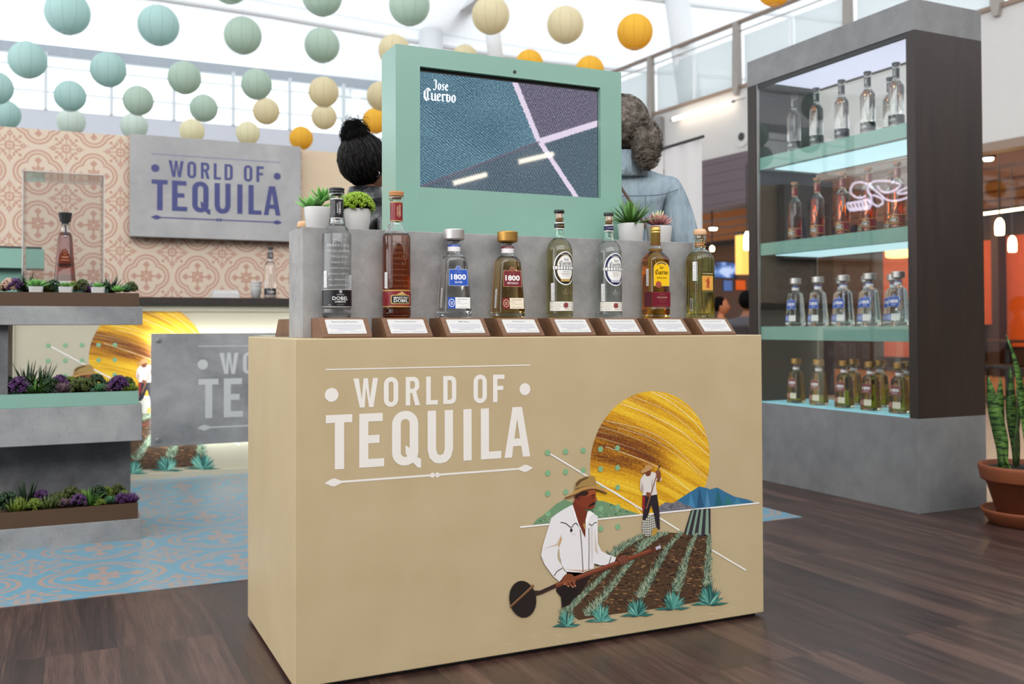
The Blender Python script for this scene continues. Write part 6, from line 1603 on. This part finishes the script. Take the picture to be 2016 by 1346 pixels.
d = Nd('blue_tv_picture'); n = d.noise(d.coord(), 7, 3); im = d.ramp(n, [(.35, srgb('#16264a')), (.5, srgb('#4d7bc0')), (.62, srgb('#b9cdf0'))]); d.bsdf(srgb('#050505'), .3, Emission_Color=im, Emission_Strength=1.1)
obj('screen', bx(c0.x-.32, c0.x+.32, c0.y-.006, c0.y-.001, c0.z-.12, c0.z+.12), d.m, t)
def poster(p, w, h, c, label):
    t = thing('framed_picture', label, 'picture'); obj('frame', bx(p.x-w, p.x+w, p.y, p.y+.03, p.z-h, p.z+h), MT['black'], t); obj('picture', bx(p.x-w*.88, p.x+w*.88, p.y-.004, p.y-.001, p.z-h*.88, p.z+h*.88), c, t)
poster(atd(1433, 562, 14.6), .09, .09, emit('dim_blue_sign', '#4a6aa8', .5), 'small blue lit sign below the television')
poster(atd(1458, 561, 14.0), .10, .08, emit('dim_orange_sign', '#c0501c', .6), 'small orange lit sign below the yellow column lantern')
def dtable(p, label):
    t = thing('dining_table', label, 'table', (p.x, p.y, 0)); bm = nb(); lathe(bm, [(.72, .42), (.74, .43), (.75, .42)], 28); obj('tabletop', bm, paint('dark_table_top', '#3a2a26', .3), t)
    bm = nb(); lathe(bm, [(.0, .22), (.02, .22), (.04, .04), (.72, .04)], 16); obj('pedestal', bm, MT['black'], t)
def dchair(p, rz, label):
    t = thing('dining_chair', label, 'chair', (p.x, p.y, 0), rz, 'dark dining chairs'); obj('seat', bx(-.21, .21, -.21, .21, .43, .48), MT['chair'], t, bevel=.02); obj('backrest', bx(-.20, .20, .18, .22, .50, .95), MT['chair'], t, bevel=.02)
    for x in (-.18, .18):
        for y in (-.18, .18): bm = nb(); tube(bm, [(x, y, .43), (x*1.08, y*1.08, 0)], .016, 6); obj('leg', bm, MT['chair'], t)
MT['chair'] = paint('dark_brown_leather', '#20140f', .5)
dtable(atd(1441, 700, 11.8), 'round dark dining table behind the wood-stoppered bottle')
dtable(atd(1985, 700, 12.2), 'round dark dining table behind the snake plant')
dchair(atd(1385, 720, 11.4), 1.2, 'dark dining chair left of the background table'); dchair(atd(1440, 720, 10.35), -.6, 'dark dining chair nearest the cabinet left end'); dchair(atd(1968, 700, 11.2), .4, 'dark dining chair behind the snake plant')
def beer(p, label):
    t = thing('drinking_glass', label, 'glass', (p.x, p.y, .75)); bm = nb(); lathe(bm, [(0, .03), (.15, .038)], 16); obj('beer', bm, paint('pale_beer', '#c9a53a', .2), t); bm = nb(); lathe(bm, [(.1505, .038), (.165, .039)], 16); obj('foam', bm, MT['paper'], t)
beer(atd(1450, 620, 11.7), 'glass of pale beer on the background table')
p = atd(1418, 600, 12.9); person('seated person in a dark top with warm-lit face at the background table', (p.x, p.y, 0), .9, paint('warm_skin', '#b8714a', .6), paint('near_black_top', '#101012', .8), paint('near_black_trousers', '#131318', .8), 1.75, True)
p = atd(1470, 600, 10.7); person('seated person in a grey top facing away at the background table', (p.x, p.y, 0), 2.4, paint('tan_skin', '#8d5a3d', .6), paint('dull_grey_top', '#4d4a4e', .8), paint('dull_black_trousers', '#1b1b20', .8), 1.75, True)
for pr in [o for o in col.objects if o.get('category') == 'person' and 'seated' in o['label']]:
    bm = lump((0, .012, 1.655-.45+.025), 1, (.086, .104, .105), 4, .08)
    for v in bm.verts:
        if v.co.y < -.03 and v.co.z < 1.28: v.co.y = -.03+(v.co.y+.03)*.25
    obj('hair', bm, h_, pr, smooth=True)

# white neon script on a stand behind the totem; the cabinet glass mirrors it
def neon():
    Dv = 7.0
    def q(cx, cy_):
        v = atd(1640+cx/12.6, 330+cy_/12.6, Dv); return Vector((2*3.338-v.x, v.y, v.z))
    S_ = [[(800,690),(700,740),(560,730),(440,640),(430,520),(500,400),(620,360),(740,370),(860,420),(960,500),(1060,580),(1180,680),(1300,780),(1450,820),(1600,810),(1860,735),(2000,690)],
          [(900,400),(1000,340),(1150,325),(1350,330),(1550,370),(1650,430),(1560,530),(1400,600),(1300,615),(1180,570),(1080,440)],
          [(900,400),(850,500),(860,600),(930,680),(940,830),(1020,920),(1120,950),(1220,870),(1200,770),(1080,710),(980,680)],
          [(2000,420),(1840,480),(1600,600),(1660,650),(1840,610),(2000,560)]]
    w = []
    for k in range(6):
        x = 860-k*92; y = 900+k*12; w += [(x+60, y+60), (x+40, y-40), (x-25, y-120+k*8), (x-60, y-60), (x-30, y+40), (x+30, y+95), (x+10, y+120)]
    S_.append(w)
    t = thing('neon_sign', 'white neon script sign on a slim stand behind the totem, mirrored in cabinet glass', 'sign')
    for s in S_:
        bm = nb(); tube(bm, [q(x, y) for x, y, _ in spline([(x, y, 0) for x, y in s], 8)], .0074, 8); obj('glass_tube', bm, MT['neon'], t, smooth=True)
    p = q(1000, 700); q2 = q(600, 900); bm = nb(); tube(bm, [(p.x, p.y+.03, p.z), (p.x, p.y+.03, .01)], .012, 8); obj('stand_pole', bm, MT['darkgrey'], t)
    bm = nb(); tube(bm, [q(420, 950)+Vector((0, .02, 0)), q(1900, 720)+Vector((0, .02, 0))], .006, 6); obj('back_bar', bm, MT['darkgrey'], t)
    bm = nb(); lathe(bm, [(0, .16), (.012, .16), (.02, .03)], 24, cx=p.x, cy=p.y+.03); obj('stand_base', bm, MT['darkgrey'], t)
MT['neon'] = emit('white_neon_glow', '#efe9ff', 9)
neon()
